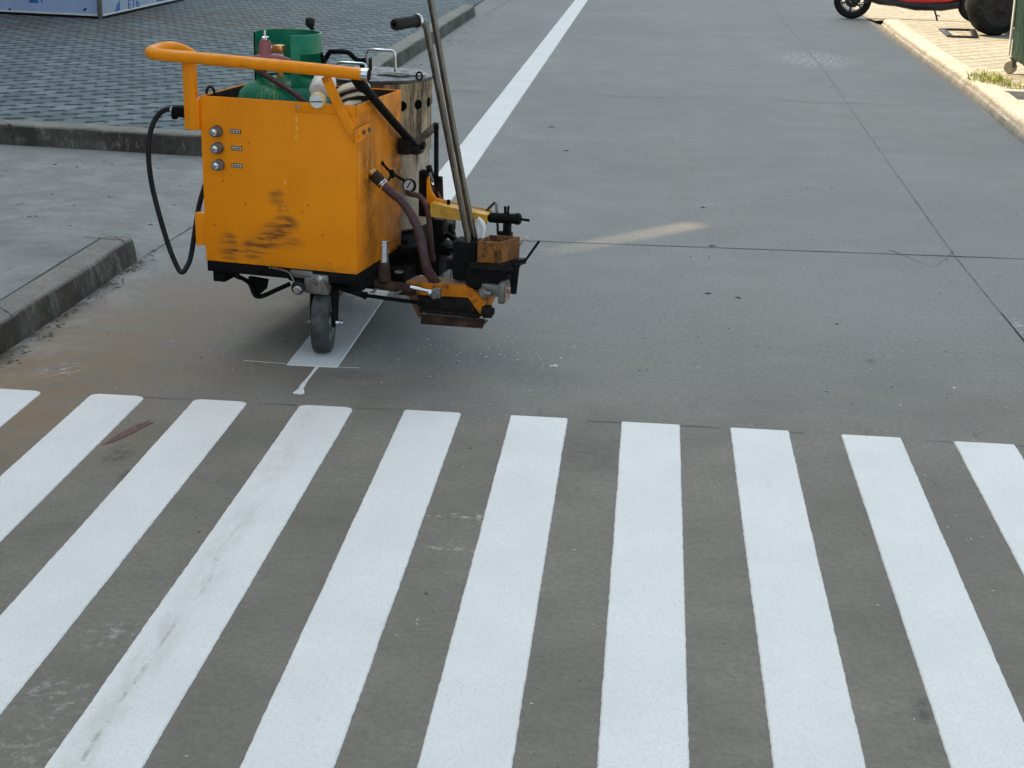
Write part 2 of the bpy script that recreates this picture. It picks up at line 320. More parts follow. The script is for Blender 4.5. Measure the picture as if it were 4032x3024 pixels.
M['maroon'] = mat('maroon_hose', (.060,.022,.022), .55, var=.3, scale=26, dirt=(.11,.08,.07), dthr=(.58,.75), dscale=30, bump=.2, bscale=90)
M['mauve'] = mat('mauve_plastic', (.30,.085,.095), .5, var=.15, scale=20, dirt=(.20,.08,.07), dthr=(.6,.72))
M['brass'] = mat('brass', (.62,.36,.13), .35, .85, var=.2, scale=40, dirt=(.20,.12,.06), dthr=(.55,.7))
M['green'] = mat('green_enamel', (.001,.155,.080), .36, spec=.3, var=.2, scale=12, dirt=(.05,.17,.05), dthr=(.56,.75), dscale=10, rvar=.08)
M['gold'] = mat('faded_stencil', (.14,.30,.12), .5, var=.3, scale=30)
M['white_plastic'] = mat('white_plastic', (.72,.71,.70), .45, var=.08, scale=20, dirt=(.55,.50,.36), dthr=(.55,.75))
M['cap_rim'] = mat('yellowed_rim', (.66,.50,.17), .5, var=.2, scale=25)
M['glove'] = mat('cotton_glove', (.60,.53,.42), .9, var=.2, scale=26, dirt=(.26,.20,.14), dthr=(.55,.72), bump=.7, bscale=260)
M['dial'] = mat('gauge_face', (.66,.70,.72), .4, var=.06, scale=60)
M['bin'] = mat('green_bin_plastic', (.005,.034,.018), .5, spec=.2, var=.2, scale=6, dirt=(.05,.075,.05), dthr=(.58,.75), dscale=9)
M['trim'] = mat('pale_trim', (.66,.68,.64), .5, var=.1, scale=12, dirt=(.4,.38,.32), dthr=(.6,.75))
M['red'] = mat('red_gloss', (.50,.012,.012), .22, var=.1, scale=6, rvar=.05)
M['body_black'] = mat('black_plastic', (.012,.012,.013), .4, var=.3, scale=14)
M['disc'] = mat('dusty_black_wheel', (.016,.014,.011), .6, spec=.3, var=.3, scale=9, dirt=(.034,.029,.022), dthr=(.5,.72), dscale=7)
M['caster_wheel'] = mat('tan_castor', (.42,.36,.26), .6, var=.2, scale=30)
M['plant'] = mat('grass_blade', (.30,.33,.05), .6, var=.4, scale=30)
M['leaf'] = mat('dry_leaf', (.045,.034,.024), .7, var=.5, scale=40)
M['crumb'] = mat('paint_crumb', (.72,.70,.66), .6, var=.1, scale=40)
M['darkcrumb'] = mat('dark_litter', (.028,.024,.02), .8, var=.4, scale=40)
M['hoard'] = mat('hoarding_sheet', (.36,.45,.68), .5, var=.10, scale=2, dirt=(.50,.51,.44), dthr=(.62,.72), dscale=3, stretch=(1,1,.3))
M['hoard2'] = mat('hoarding_sheet_grey', (.42,.48,.60), .5, var=.10, scale=2, dirt=(.50,.51,.48), dthr=(.60,.72), dscale=3, stretch=(1,1,.3))
M['blue'] = mat('blue_print', (.018,.12,.36), .5, var=.2, scale=16)
M['wall'] = mat('rendered_wall', (.55,.53,.50), .8, var=.12, scale=.6, bump=.2, bscale=20)
M['glass'] = mat('window_glass', (.03,.04,.05), .08, 0, var=.1, scale=1)

# ------------------------------------------------------------------ mesh helpers
class MB:
    def __init__(s): s.bm = bmesh.new()
    def _add(s, verts, faces):
        v = [s.bm.verts.new(p) for p in verts]; out = []
        for f in faces:
            try: out.append(s.bm.faces.new([v[i] for i in f]))
            except ValueError: pass
        return out
    def box(s, lo, hi, bev=.0015, rot=None, piv=None, seg=2):
        t = bmesh.new(); c = [(a+b)/2 for a, b in zip(lo, hi)]; d = [abs(b-a) for a, b in zip(lo, hi)]
        bmesh.ops.create_cube(t, size=1); bmesh.ops.scale(t, vec=d, verts=t.verts)
        if bev: bmesh.ops.bevel(t, geom=list(t.edges), offset=min(bev, min(d)*.45), segments=seg, profile=.5, affect='EDGES')
        bmesh.ops.translate(t, vec=c, verts=t.verts)
        if rot is not None: bmesh.ops.rotate(t, cent=piv or c, matrix=rot, verts=t.verts)
        s.merge(t); return s
    def merge(s, t):
        t.verts.index_update(); s._add([v.co.copy() for v in t.verts], [[v.index for v in f.verts] for f in t.faces]); t.free()
    def bar(s, p0, p1, wd, ht, up=(0,0,1), bev=.001):
        """flat bar between two points"""
        p0, p1 = Vector(p0), Vector(p1); d = p1-p0; L = d.length; d.normalize(); u = Vector(up)
        x = d.cross(u)
        if x.length < 1e-4: x = d.cross(Vector((0,1,0)))
        x.normalize(); z = x.cross(d)
        t = bmesh.new(); bmesh.ops.create_cube(t, size=1); bmesh.ops.scale(t, vec=(wd, L, ht), verts=t.verts)
        if bev: bmesh.ops.bevel(t, geom=list(t.edges), offset=min(bev, min(wd, ht)*.45), segments=2, profile=.5, affect='EDGES')
        m = Matrix((( x.x,d.x,z.x,0),(x.y,d.y,z.y,0),(x.z,d.z,z.z,0),(0,0,0,1))); m.translation = (p0+p1)/2
        bmesh.ops.transform(t, matrix=m, verts=t.verts); s.merge(t); return s
    def tube(s, pts, r, n=14, smooth=0, cap=True, radii=None, close=False):
        P = [Vector(p) for p in pts]; rr = radii or [r]*len(P)
        if smooth:
            Q, q2 = [], []
            for i in range(len(P)-1):
                a, b, c, d = P[max(i-1,0)], P[i], P[i+1], P[min(i+2, len(P)-1)]
                for k in range(smooth):
                    t = k/smooth
                    Q.append(.5*((2*b)+(-a+c)*t+(2*a-5*b+4*c-d)*t*t+(-a+3*b-3*c+d)*t**3)); q2.append(rr[i]*(1-t)+rr[i+1]*t)
            Q.append(P[-1]); q2.append(rr[-1]); P, rr = Q, q2
        T = [(P[min(i+1,len(P)-1)]-P[max(i-1,0)]).normalized() for i in range(len(P))]
        nrm = T[0].orthogonal().normalized(); rings = []
        for i, p in enumerate(P):
            if i: nrm = (nrm - T[i]*nrm.dot(T[i])).normalized()
            b = T[i].cross(nrm)
            rings.append([p+rr[i]*(math.cos(2*math.pi*k/n)*nrm+math.sin(2*math.pi*k/n)*b) for k in range(n)])
        V = [v for g in rings for v in g]; F = []
        for i in range(len(P)-1):
            for k in range(n): F.append((i*n+k, i*n+(k+1)%n, (i+1)*n+(k+1)%n, (i+1)*n+k))
        if cap: F += [tuple(range(n))[::-1], tuple((len(P)-1)*n+k for k in range(n))]
        s._add(V, F); return s
    def cyl(s, p0, p1, r, n=24, bev=0.):
        p0, p1 = Vector(p0), Vector(p1); d = (p1-p0)
        if bev:
            e = d.normalized()*bev
            return s.tube([p0, p0+e, p1-e, p1], r, n, radii=[r-bev, r, r, r-bev])
        return s.tube([p0, p1], r, n)
    def lathe(s, prof, axis0, axis, n=40, cap=False, a0=0., a1=2*math.pi):
        """prof: (radius, along) pairs revolved round axis through axis0"""
        o = Vector(axis0); ax = Vector(axis).normalized(); x = ax.orthogonal().normalized(); y = ax.cross(x)
        if abs(ax.z) > .99: x, y = Vector((1,0,0)), Vector((0,1,0))
        full = abs(a1-a0-2*math.pi) < 1e-6; m = n if full else n+1; V = []; F = []
        for r, h in prof:
            for k in range(m):
                a = a0+(a1-a0)*k/n; V.append(o+ax*h+r*(math.cos(a)*x+math.sin(a)*y))
        for i in range(len(prof)-1):
            for k in range(n if full else n): F.append((i*m+k, i*m+(k+1)%m, (i+1)*m+(k+1)%m, (i+1)*m+k))
        if cap: F += [tuple(range(m))[::-1], tuple((len(prof)-1)*m+k for k in range(m))]
        s._add(V, F); return s
    def prism(s, poly, z0, z1):
        """closed outline of (x, y) points between two heights"""
        n = len(poly); V = [(x,y,z0) for x,y in poly]+[(x,y,z1) for x,y in poly]
        F = [tuple(range(n))[::-1], tuple(range(n,2*n))]+[(i,(i+1)%n,n+(i+1)%n,n+i) for i in range(n)]
        s._add(V, F); return s
    def extr(s, poly, d):
        """closed outline of 3-D points pushed along d"""
        n = len(poly); d = Vector(d); V = [Vector(p) for p in poly]+[Vector(p)+d for p in poly]
        F = [tuple(range(n))[::-1], tuple(range(n,2*n))]+[(i,(i+1)%n,n+(i+1)%n,n+i) for i in range(n)]
        s._add(V, F); return s
    def quad(s, *p): s._add(p, [tuple(range(len(p)))]); return s
    def build(s, name, m, parent=None, smooth=True, flat_normals=True):
        bmesh.ops.recalc_face_normals(s.bm, faces=s.bm.faces) if flat_normals else None
        me = bpy.data.meshes.new(name); s.bm.to_mesh(me); s.bm.free(); me.materials.append(m)
        if smooth:
            me.shade_smooth()
            try: me.set_sharp_from_angle(angle=R(38))
            except Exception: pass
        o = bpy.data.objects.new(name, me); C.objects.link(o)
        if parent is not None: o.parent = parent
        return o

def tag(o, label=None, cat=None, group=None, kind=None):
    if label: o['label'] = label
    if cat: o['category'] = cat
    if group: o['group'] = group
    if kind: o['kind'] = kind
    return o
def thing(name, label, cat, loc=(0,0,0), rz=0., group=None):
    o = bpy.data.objects.new(name, None); C.objects.link(o); o.location = loc; o.rotation_euler = (0,0,rz); o.empty_display_size = .2
    return tag(o, label, cat, group)

# ================================================================== SETTING
def sheet(name, x0, x1, y0, y1, z, m, nx=1, ny=1, zf=None):
    b = MB(); V = []; F = []
    for j in range(ny+1):
        for i in range(nx+1):
            x = x0+(x1-x0)*i/nx; y = y0+(y1-y0)*j/ny; V.append((x, y, zf(x, y) if zf else z))
    for j in range(ny):
        for i in range(nx):
            a = j*(nx+1)+i; F.append((a, a+1, a+nx+2, a+nx+1))
    b._add(V, F); return b.build(name, m, smooth=False)
tag(sheet('ground', -300, 300, -300, 300, -.06, M['earth']), kind='structure')
road = tag(sheet('road', -14, 9, -8, 60, 0., M['road'], 4, 12), kind='structure')

# joints cut in the concrete (parts of the road)
def strip(name, pts, wd, m, parent, z=.0015, jit=.0):
    b = MB(); V = []; F = []; P = [Vector(p) for p in pts]; Q = []
    for i in range(len(P)-1):
        n = max(1, int((P[i+1]-P[i]).length/.12))
        Q += [P[i].lerp(P[i+1], k/n) for k in range(n)]
    Q.append(P[-1])
    for i, p in enumerate(Q):
        d = (Q[min(i+1,len(Q)-1)]-Q[max(i-1,0)]).normalized(); nn = Vector((-d.y, d.x)); h = wd/2*(1+random.uniform(-jit*6, jit*6)); o = nn*random.uniform(-jit, jit)*wd
        V += [(*(p+o-nn*h), z), (*(p+o+nn*h), z)]
        if i: F.append((2*i-2, 2*i, 2*i+1, 2*i-1))
    b._add(V, F); return b.build(name, m, parent, smooth=False)
for pts, wd, mk in ((((-1.83,5.90),(-.457,5.939),(1.245,6.002),(2.2,6.03)), .0065, 'joint'), (((-1.8,10.29),(-.822,10.32),(1.4,10.44),(2.2,10.49)), .007, 'joint_faint'), (((-1.7,14.66),(2.2,14.86)), .007, 'joint_faint'), (((-1.6,19.1),(2.2,19.3)), .008, 'joint_faint'),
                (((1.249,4.2),(1.239,6.0),(1.30,9.2),(1.372,12.45),(1.42,22)), .0045, 'joint_faint'), (((-1.845,5.40),(-1.815,5.9),(-1.80,7.4)), .009, 'joint_faint'), (((-1.75,16.3),(-1.62,22)), .014, 'joint_faint'),
                (((.992,6.072),(1.125,5.792),(1.25,6.092)), .0035, 'joint_faint'), (((1.245,5.161),(1.25,4.3)), .0045, 'joint')):
    strip('joint_line', pts, wd, M[mk], road, jit=.06)
for a, c in (((-1.396,3.842),(-1.208,3.843)),((-.998,3.843),(-.907,3.843)),((-.746,3.847),(-.608,3.851)),((-.458,3.845),(-.423,3.845)),((-.119,3.844),(-.024,3.846)),((.132,3.846),(.239,3.845)),((.416,3.842),(.456,3.840)),((.768,3.832),(.841,3.834)),((.999,3.828),(1.06,3.826)),
             ((-.539,3.905),(-.541,3.86)),((-.249,3.918),(-.249,3.86)),((.335,3.932),(.334,3.855)),((.624,3.907),(.624,3.85)),((.914,3.923),(.911,3.874))):
    strip('setting_out_line', (a, c), .0034, M['joint_faint'], road, jit=.08)
strip('chalk_line', ((-1.152,4.208),(-1.02,4.197)), .0045, M['crumb'], road, .002, .04)
strip('chalk_line', ((-.868,4.192),(-.802,4.194)), .0045, M['crumb'], road, .002, .04)

# painted markings: real 3 mm thick paint with an uneven edge
def painted(name, L, Rr, y0, y1, m, parent, round_top=.0, jit=.0024, step=.008, wav=0):
    """L, Rr give the edge x at a given y; from y0 (near) to y1 (far)"""
    b = MB(); n = int((y1-y0)/step); H = .003
    seed = random.random()*50; rows = []
    for i in range(n+1):
        y = y0+(y1-y0)*i/n; k = 0
        if round_top and y1-y < round_top: k = round_top-math.sqrt(max(0, round_top**2-(round_top-(y1-y))**2))
        def jj(o): return jit*(mnoise.noise(Vector((y*6, o, seed)))*.45+mnoise.noise(Vector((y*42, o+3, seed)))*.45+max(0,mnoise.noise(Vector((y*90, o+7, seed))))*.8)
        rows.append((y, L(y)+jj(0)+k, Rr(y)+jj(9)-k))
    V = []; F = []
    for y, a, c in rows: V += [(a-.0015,y,0.0003),(a+.001,y,H),(c-.001,y,H),(c+.0015,y,0.0003)]
    for i in range(n):
        q = i*4
        for k in range(3): F.append((q+k, q+k+1, q+5+k, q+4+k))
    V += [(rows[0][1],rows[0][0]-.002,.0003),(rows[0][2],rows[0][0]-.002,.0003),(rows[-1][1],rows[-1][0]+.002,.0003),(rows[-1][2],rows[-1][0]+.002,.0003)]
    e = 4*(n+1); t = 4*n
    F += [(e, e+1, 2, 1), (t+1, t+2, e+3, e+2)]
    b._add(V, F); return b.build(name, m, parent, smooth=False)
stripes = [ # left, right, far end, bottom left/right, label
 (-1.770,-1.620,3.842,-1.77,-1.62,.02,'paint','outermost zebra stripe, cut off by the left picture edge'),
 (-1.480,-1.331,3.844,-1.482,-1.334,.02,'paint','rounded zebra stripe beside the dark red stain'),
 (-1.191,-1.045,3.844,-1.192,-1.046,.016,'paint','rounded zebra stripe right of the dark red stain'),
 (-.898,-.753,3.844,-.908,-.757,.018,'paint_dirty','zebra stripe soiled with a long tyre mark'),
 (-.612,-.460,3.848,-.600,-.452,.003,'paint','clean zebra stripe right of the tyre-marked one'),
 (-.323,-.172,3.850,-.316,-.166,.0,'paint',None),(-.024,.128,3.846,-.026,.122,.0,'paint',None),(.264,.415,3.845,.263,.412,.0,'paint',None),(.555,.707,3.838,.556,.706,.0,'paint',None),(.846,.999,3.832,.846,.998,.0,'paint',None),(1.137,1.288,3.826,1.137,1.288,.0,'paint',None)]
for (a, c, y1, a2, c2, rt, mk, lab) in stripes:
    s = painted('crosswalk_stripe', lambda y, a=a, a2=a2, y1=y1: a2+(a-a2)*(y-2.1)/(y1-2.1), lambda y, c=c, c2=c2, y1=y1: c2+(c-c2)*(y-2.1)/(y1-2.1), .9, y1, M[mk], road, rt)
    if lab: s['label'] = lab
cx = lambda y: -.9653+.00542*y
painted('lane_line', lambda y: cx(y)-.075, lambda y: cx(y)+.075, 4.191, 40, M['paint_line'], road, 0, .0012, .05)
b = MB()  # drip left where the shoe was lifted
prof = [(-.926,4.19,.006),(-.927,4.12,.0045),(-.929,4.06,.005),(-.930,4.02,.008),(-.928,3.985,.007),(-.926,3.96,.013),(-.926,3.945,.017),(-.926,3.932,.010)]
V = []; F = []
for i, (x, y, h) in enumerate(prof):
    V += [(x-h,y,.001),(x-h*.6,y,.0035),(x+h*.6,y,.0035),(x+h,y,.001)]
    if i: F += [(4*i-4+k, 4*i-3+k, 4*i+1+k, 4*i+k) for k in range(3)]
F.append((4*len(prof)-4, 4*len(prof)-3, 4*len(prof)-2, 4*len(prof)-1)); b._add(V, F); b.build('paint_drip', M['paint'], road, smooth=False)
b = MB(); poly = [(-1.318,3.47),(-1.296,3.50),(-1.272,3.56),(-1.262,3.60),(-1.243,3.655),(-1.262,3.63),(-1.258,3.665),(-1.283,3.62),(-1.302,3.56),(-1.312,3.51)]
b.prism(poly, .0005, .0015); tag(b.build('red_stain', mat('dried_red', (.085,.028,.032), .6, var=.4, scale=30), road, smooth=False), 'dark red stain between two stripes')

# kerb blocks: extruded profile along a path, with a worn, rounded nose
def kerb(name, path, m, out=1, h=.1, wd=.13, batter=.012, nose=.02, seglen=.06, rough=.004, capends=True):
    """path runs along the foot of the face; the block lies to the left of the path direction"""
    P = []; pts = [Vector(p) for p in path]
    for i in range(len(pts)-1):
        n = max(1, int((pts[i+1]-pts[i]).length/seglen)); P += [pts[i].lerp(pts[i+1], k/n) for k in range(n)]
    P.append(pts[-1])
    pf = [(0,-.03),(0,.0),(batter*.5,h*.45),(batter,h-nose)]+[(batter+nose*(1-math.cos(a)), h-nose+nose*math.sin(a)) for a in (.5,.95,1.57)]+[(wd*.6,h),(wd,h),(wd,-.03)]
    b = MB(); V = []; F = []; k = len(pf)
    for i, p in enumerate(P):
        d = (P[min(i+1,len(P)-1)]-P[max(i-1,0)]).normalized(); nn = Vector((-d.y, d.x))
        for j, (o, z) in enumerate(pf):
            g = rough*mnoise.noise(Vector((p.x*11, p.y*11, z*30)))+rough*.8*mnoise.noise(Vector((p.x*33, p.y*33, z*60))) if 1 < j < k-2 else 0
            q = p+nn*(o+g); V.append((q.x, q.y, z+(g*.8 if 3 < j < k-2 else 0)))
        if i: F += [((i-1)*k+j, (i-1)*k+j+1, i*k+j+1, i*k+j) for j in range(k-1)]
    if capends: F += [tuple(range(k)), tuple((len(P)-1)*k+j for j in range(k))[::-1]]
    b._add(V, F); return tag(b.build(name, m), kind='structure')
kerb('near_kerb', [(-1.848,5.335),(-1.848,5.30),(-1.852,4.7),(-1.868,4.13),(-1.88,3.0),(-1.88,-2)][::-1], M['kerb'], h=.09, wd=.115)
sw = sheet('sidewalk', -12, -1.950, -6, 5.32, .089, M['sidewalk'], 8, 10)
b = MB(); b.quad((-12,5.32,.089),(-1.99,5.32,.089),(-1.99,5.50,-.01),(-12,5.55,-.01)); b.build('sidewalk_ramp', M['sidewalk'], sw, smooth=False)
strip('joint_line', ((-1.992,-2),(-1.974,4.41),(-1.967,5.30)), .006, M['joint'], sw, z=.0905, jit=.03)
strip('joint_line', ((-2.03,5.295),(-1.87,5.268)), .005, M['joint'], sw, z=.0925, jit=.03)
tag(sw, kind='structure')
# island of interlocking pavers behind the machine
arc = [(-2.05+.2*math.cos(a)-.0, 7.70-.2*math.sin(a)) for a in [R(x) for x in (90,70,50,30,10,0)]]
kerb('island_kerb', [(-12,8.10),(-3.339,7.622),(-2.821,7.57),(-2.35,7.515)]+arc[1:]+[(-1.853,8.0),(-1.885,11.868),(-1.846,16.2),(-1.85,16.3)], M['kerb_island'], h=.106, wd=.14, rough=.006)
def islz(x, y): return .100 if y < 16.25 else .1-.095*min(1, max(0, (y-16.25)/1.2))*min(1, max(0, (x+3.2)/1.3))
b = MB(); V = []; F = []
ys = [7.66+.5*i for i in range(60)]
for y in ys:
    for i in range(13):
        xr = -1.99 if y > 7.85 else -2.1; x = -12+(xr+12)*i/12; yy = max(y, 7.64 + (-2.8-x)*.05 if x < -2.3 else y)
        V.append((x, yy, islz(x, y)))
for j in range(len(ys)-1):
    for i in range(12): F.append((j*13+i, j*13+i+1, (j+1)*13+i+1, (j+1)*13+i))
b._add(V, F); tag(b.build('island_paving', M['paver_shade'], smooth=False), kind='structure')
# sunlit pavement on the right
kx = [(2.06,7.0),(2.13,8.3),(2.16,9.0),(2.235,10.9),(2.255,13.0),(2.30,15.2),(2.34,16.3)]
kerb('right_kerb', [(1.9,4.0),(2.06,7.0),(2.13,8.3),(2.16,9.0),(2.235,10.9),(2.255,13.0),(2.30,15.2),(2.34,16.3)][::-1], M['kerb_sun'], h=.10, wd=.17, nose=.045, batter=.02, rough=.007)
def paving(name, rows):
    b = MB(); V = []; F = []
    for x, y, z in rows:
        for i in range(5): V.append((x+(16-x)*i/4, y, z))
    for j in range(len(rows)-1):
        for i in range(4): F.append((j*5+i, j*5+i+1, (j+1)*5+i+1, (j+1)*5+i))
    b._add(V, F); return tag(b.build(name, M['paver_sun'], smooth=False), kind='structure')
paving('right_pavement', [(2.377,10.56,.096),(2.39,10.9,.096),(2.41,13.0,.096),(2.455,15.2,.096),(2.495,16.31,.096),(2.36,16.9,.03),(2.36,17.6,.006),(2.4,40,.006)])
b = MB(); V = []
for x, y in ((2.03,4.0),(2.19,7.0),(2.29,9.0),(2.38,10.6)): V += [(x,y,.058),(16,y,.058)]
b._add(V, [(0,1,3,2),(2,3,5,4),(4,5,7,6)])
tag(b.build('driveway_apron', mat('pale_concrete', (.47,.43,.35), .8, var=.15, scale=4, bump=.4, bscale=60), smooth=False), kind='structure')
b = MB(); b.box((2.37,10.515,.0),(8,10.60,.112), .010)
tag(b.build('edging_step', M['kerb_sun']), kind='structure')

# ================================================================== the building whose shade lies over the street (left, outside the picture)
bld = thing('rendered_building', 'tall pale rendered building standing unseen left of the street, its shade over the road', 'building', (-12,18,0), R(-.8))
b = MB(); b.box((-14,-26,-.05),(-.2,27,15), 0); b.build('wall', M['wall'], bld, smooth=False)
win = MB(); win.box((-.04,-.7,0),(.03,.7,1.6), .01); win = win.build('window', M['glass'], bld); first = True
for zz in (1.2,4.2,7.2,10.2,12.9):
    for k in range(11):
        o = win if first else win.copy(); 
        if not first: C.objects.link(o); o.parent = bld
        first = False; o.location = (-.2, -23+4.4*k, zz)
# unseen screen, added on the roof with a slanting gap for the sun streak
H = [(-3.50,17.40),(-2.36,18.27),(-2.39,18.335),(-3.51,17.42)]     # (y, z) of the gap, local
O4 = [(-26,13.8),(27,13.8),(27,21.18),(-26,21.18)]
b = MB(); V = [(0,y,z) for y, z in O4]+[(0,y,z) for y, z in H]
F = [(k,(k+1)%4,4+(k+1)%4,4+k) for k in range(4)]
V += [(-.02,y,z) for _, y, z in V[:8]]; F += [tuple(8+i for i in f)[::-1] for f in F[:4]]
F += [(4+k, 4+(k+1)%4, 12+(k+1)%4, 12+k) for k in range(4)]+[(k,(k+1)%4,8+(k+1)%4,8+k)[::-1] for k in range(4)]
b._add(V, F); b.build('sun_slot_screen', M['wall'], bld, smooth=False, flat_normals=False)

# ================================================================== LINE MARKING MACHINE
# local axes: x along the control panel, y away from it, z up; origin under the panel's left corner
mc = thing('line_marking_machine', 'worn yellow hand-pushed road line marking machine standing on the fresh white line', 'road marking machine', (-1.29621616,4.3558221,0), -.18472306)
W, D, Z0, Z1 = .4834, .382, .264, .755
p = lambda name, mb, m, par=None, **k: mb.build(name, M[m] if isinstance(m, str) else m, par or mc, **k)

# --- sheet steel cabinet
cab = p('cabinet', MB().box((0,0,Z0),(W,.004,Z1), .0018).box((0,.0045,Z0),(.004,D-.0045,Z1-.001), .001).box((.0,D-.004,Z0),(W-.0045,D,Z1-.001), .001), 'yellow_panel')
p('side_panel', MB().box((W-.004,.0045,Z0+.0005),(W+.0003,D,Z1), .0018).bar((W+.001,.004,Z0+.01),(W+.001,.004,Z1-.01),.003,.003), 'yellow_side', cab)
p('cabinet_floor', MB().box((.005,.006,.42),(W-.006,D-.006,.425), 0), 'brown_steel', cab)
p('inner_lining', MB().box((.0046,.0052,.43),(.006,D-.006,Z1-.004), 0).box((.0065,D-.0062,.43),(W-.0055,D-.0046,Z1-.004), 0).box((W-.0055,.006,.43),(W-.0046,D-.008,Z1-.004),0).box((.007,.0046,.43),(W-.007,.0056,Z1-.004),0), 'brown_steel', cab)
p('hinge_flange', MB().box((.300,-.0035,.727),(W+.004,-.0005,Z1+.001), .001).box((W+.0008,-.0035,.729),(W+.004,.12,Z1+.001), .001), 'yellow_rusty', cab)
p('bolt', MB().cyl((.309,-.008,.741),(.309,-.0036,.741),.005,12,.001), 'chrome', cab)
p('shelf', MB().box((.315,.006,.715),(W-.006,D-.007,.718), .0005), 'grime', cab)
p('skirt', MB().box((.002,.002,.231),(W-.002,D+.02,Z0-.0005), .002), 'black')
p('hose_bracket', MB().box((-.036,.008,.306),(-.0008,.03,.404), .002), 'yellow')
# rocker knobs and their labels
for i, (x, z) in enumerate(((.0535,.655),(.0545,.6065),(.0555,.557))):
    k = p('gas_knob', MB().lathe([(.0,-.030),(.011,-.030),(.0135,-.0275),(.0135,-.018),(.0155,-.017),(.0165,-.0145),(.0165,-.008),(.0175,-.006),(.0175,-.0003)], (x,0,z), (0,1,0), 28), 'grey_metal')
    p('knob_cap', MB().lathe([(.0,-.0312),(.009,-.0312),(.0105,-.0302)], (x,0,z), (0,1,0), 24), 'chrome', k)
lab_m = mat('label_plate', (.50,.47,.42), .5, var=.1, scale=60)
for (x, z) in ((.1105,.6575),(.1125,.6085),(.112,.558)):
    lb = p('knob_label', MB().box((x-.0175,-.0013,z-.0065),(x+.0175,-.0001,z+.0065), .0005), 'black')
    p('label_plate', MB().box((x-.0155,-.0019,z-.0048),(x+.0155,-.00135,z+.0048), .0003), lab_m, lb)
    g = MB()
    for j, cx0 in enumerate((-.009,0,.009)):      # three small characters, too worn to read: stroke clusters
        random.seed(int(x*1e4)+j+int(z*1e3))
        for _ in range(3): hz = z+random.uniform(-.0026,.0026); g.box((x+cx0-.0028,-.0022,hz-.0006),(x+cx0+.0028,-.00195,hz+.0006), 0)
        for _ in range(2): hx = x+cx0+random.uniform(-.0022,.0022); g.box((hx-.0005,-.0023,z-.0032),(hx+.0005,-.00221,z+.0032), 0)
    p('label_lettering', g, 'black', lb, smooth=False)
random.seed(11)
# --- push handle
hd = p('push_handle', MB().tube([(.52,-.03,.8475),(.30,-.03,.8565),(0,-.03,.8655),(-.10,-.03,.8685),(-.128,-.026,.8695),(-.145,-.010,.871),(-.151,.02,.873),(-.150,.055,.875),(-.140,.095,.876),(-.124,.122,.870),(-.105,.145,.856),(-.088,.152,.840)], .0172, 20, 5), 'yellow')
p('handle_post', MB().box((-.046,-.014,.655),(-.0105,.014,.850), .004).box((-.012,-.012,.655),(-.0003,.012,.745), .002), 'yellow', hd)
p('tube_end', MB().lathe([(.0135,-.004),(.0172,-.004),(.0176,-.001),(.0176,.014),(.0172,.016)], (.520,-.03,.8475), (1,0,-.045), 24), 'chrome', hd)
p('tube_bore', MB().lathe([(0,.0),(.0148,.0005)], (.5362,-.03,.8468), (1,0,-.045), 20), 'black', hd)
br = p('handle_brace', MB().bar((.405,-.026,.835),(.441,-.012,.745),.005,.028,(1,.2,.3)).bar((.441,-.012,.747),(.489,-.005,.660),.005,.028,(1,.2,.3)).extr([(.4875,-.016,.652),(.4875,-.016,.682),(.4875,.010,.694),(.4875,.10,.696),(.4875,.10,.672),(.4875,.02,.652)], (.004,0,0)), 'yellow_rusty', hd)
for y in (.040,.084): p('bolt', MB().cyl((.4915,y,.676),(.4985,y,.676),.0075,6,.0012), 'grey_metal', br)
# --- gear arm and linkage on the side panel
st = p('control_lever', MB().tube([(.488,-.028,.829),(.496,.0,.818),(.50,.02,.806)], .016, 16, 4, radii=[.006,.017,.016]).tube([(.50,.02,.806),(.502,.05,.789),(.506,.20,.703),(.512,.372,.606)], .0125, 16, 3, radii=[.0165,.0125,.0122,.0122]), 'black')
p('pivot_block', MB().box((.485,.345,.562),(.520,.40,.612), .005).box((.50,.37,.56),(.545,.41,.585), .004).cyl((.49,.395,.588),(.556,.395,.588),.014,18,.002), 'grime', st)
ln = p('linkage_arm', MB().bar((.535,.372,.598),(.604,.372,.657),.005,.024,(1,0,-1)), 'grey_metal', st)
p('link_rod', MB().bar((.6035,.362,.664),(.605,.362,.470),.012,.012).cyl((.598,.355,.656),(.612,.355,.656),.006,12,.001).cyl((.609,.36,.494),(.622,.36,.492),.008,14,.002), 'black', st)
# --- melting kettle
KX, KY, KR = .322, .572, .184
ke = p('kettle', MB().lathe([(KR-.012,.764),(KR,.764),(KR+.001,.74),(KR,.60),(KR+.0005,.54)], (KX,KY,0), (0,0,1), 72).lathe([(KR-.004,.54),(KR-.012,.535)], (KX,KY,0), (0,0,1), 72), 'kettle')
p('kettle_jacket', MB().lathe([(KR-.006,.539),(KR-.005,.53),(KR-.006,.30),(KR-.03,.285),(.0,.285)], (KX,KY,0), (0,0,1), 64), 'kettle_low', ke)
lid = p('lid', MB().lathe([(KR+.004,.762),(KR+.0055,.765),(KR+.0045,.773),(KR-.01,.7745),(.10,.7775),(0,.779)], (KX,KY,0), (0,0,1), 72), 'soot', ke)
p('caked_rim', MB().lathe([(KR+.0015,.735),(KR+.004,.745),(KR+.003,.7615)], (KX,KY,0), (0,0,1), 72), 'kettle', ke)
for a in (-41,-21,0,22,45):
    a = R(a); d = Vector((math.cos(a), math.sin(a), 0)); c = Vector((KX,KY,.694))
    v = p('vent_hole_shade', MB().lathe([(0,.0010),(.0142,.0010),(.0146,.0016),(.0155,.0016),(.0158,.0)], c+d*(KR+.0004), d, 22), 'hole', ke)  # flat black disc; the hole's inner shade is put into its colour
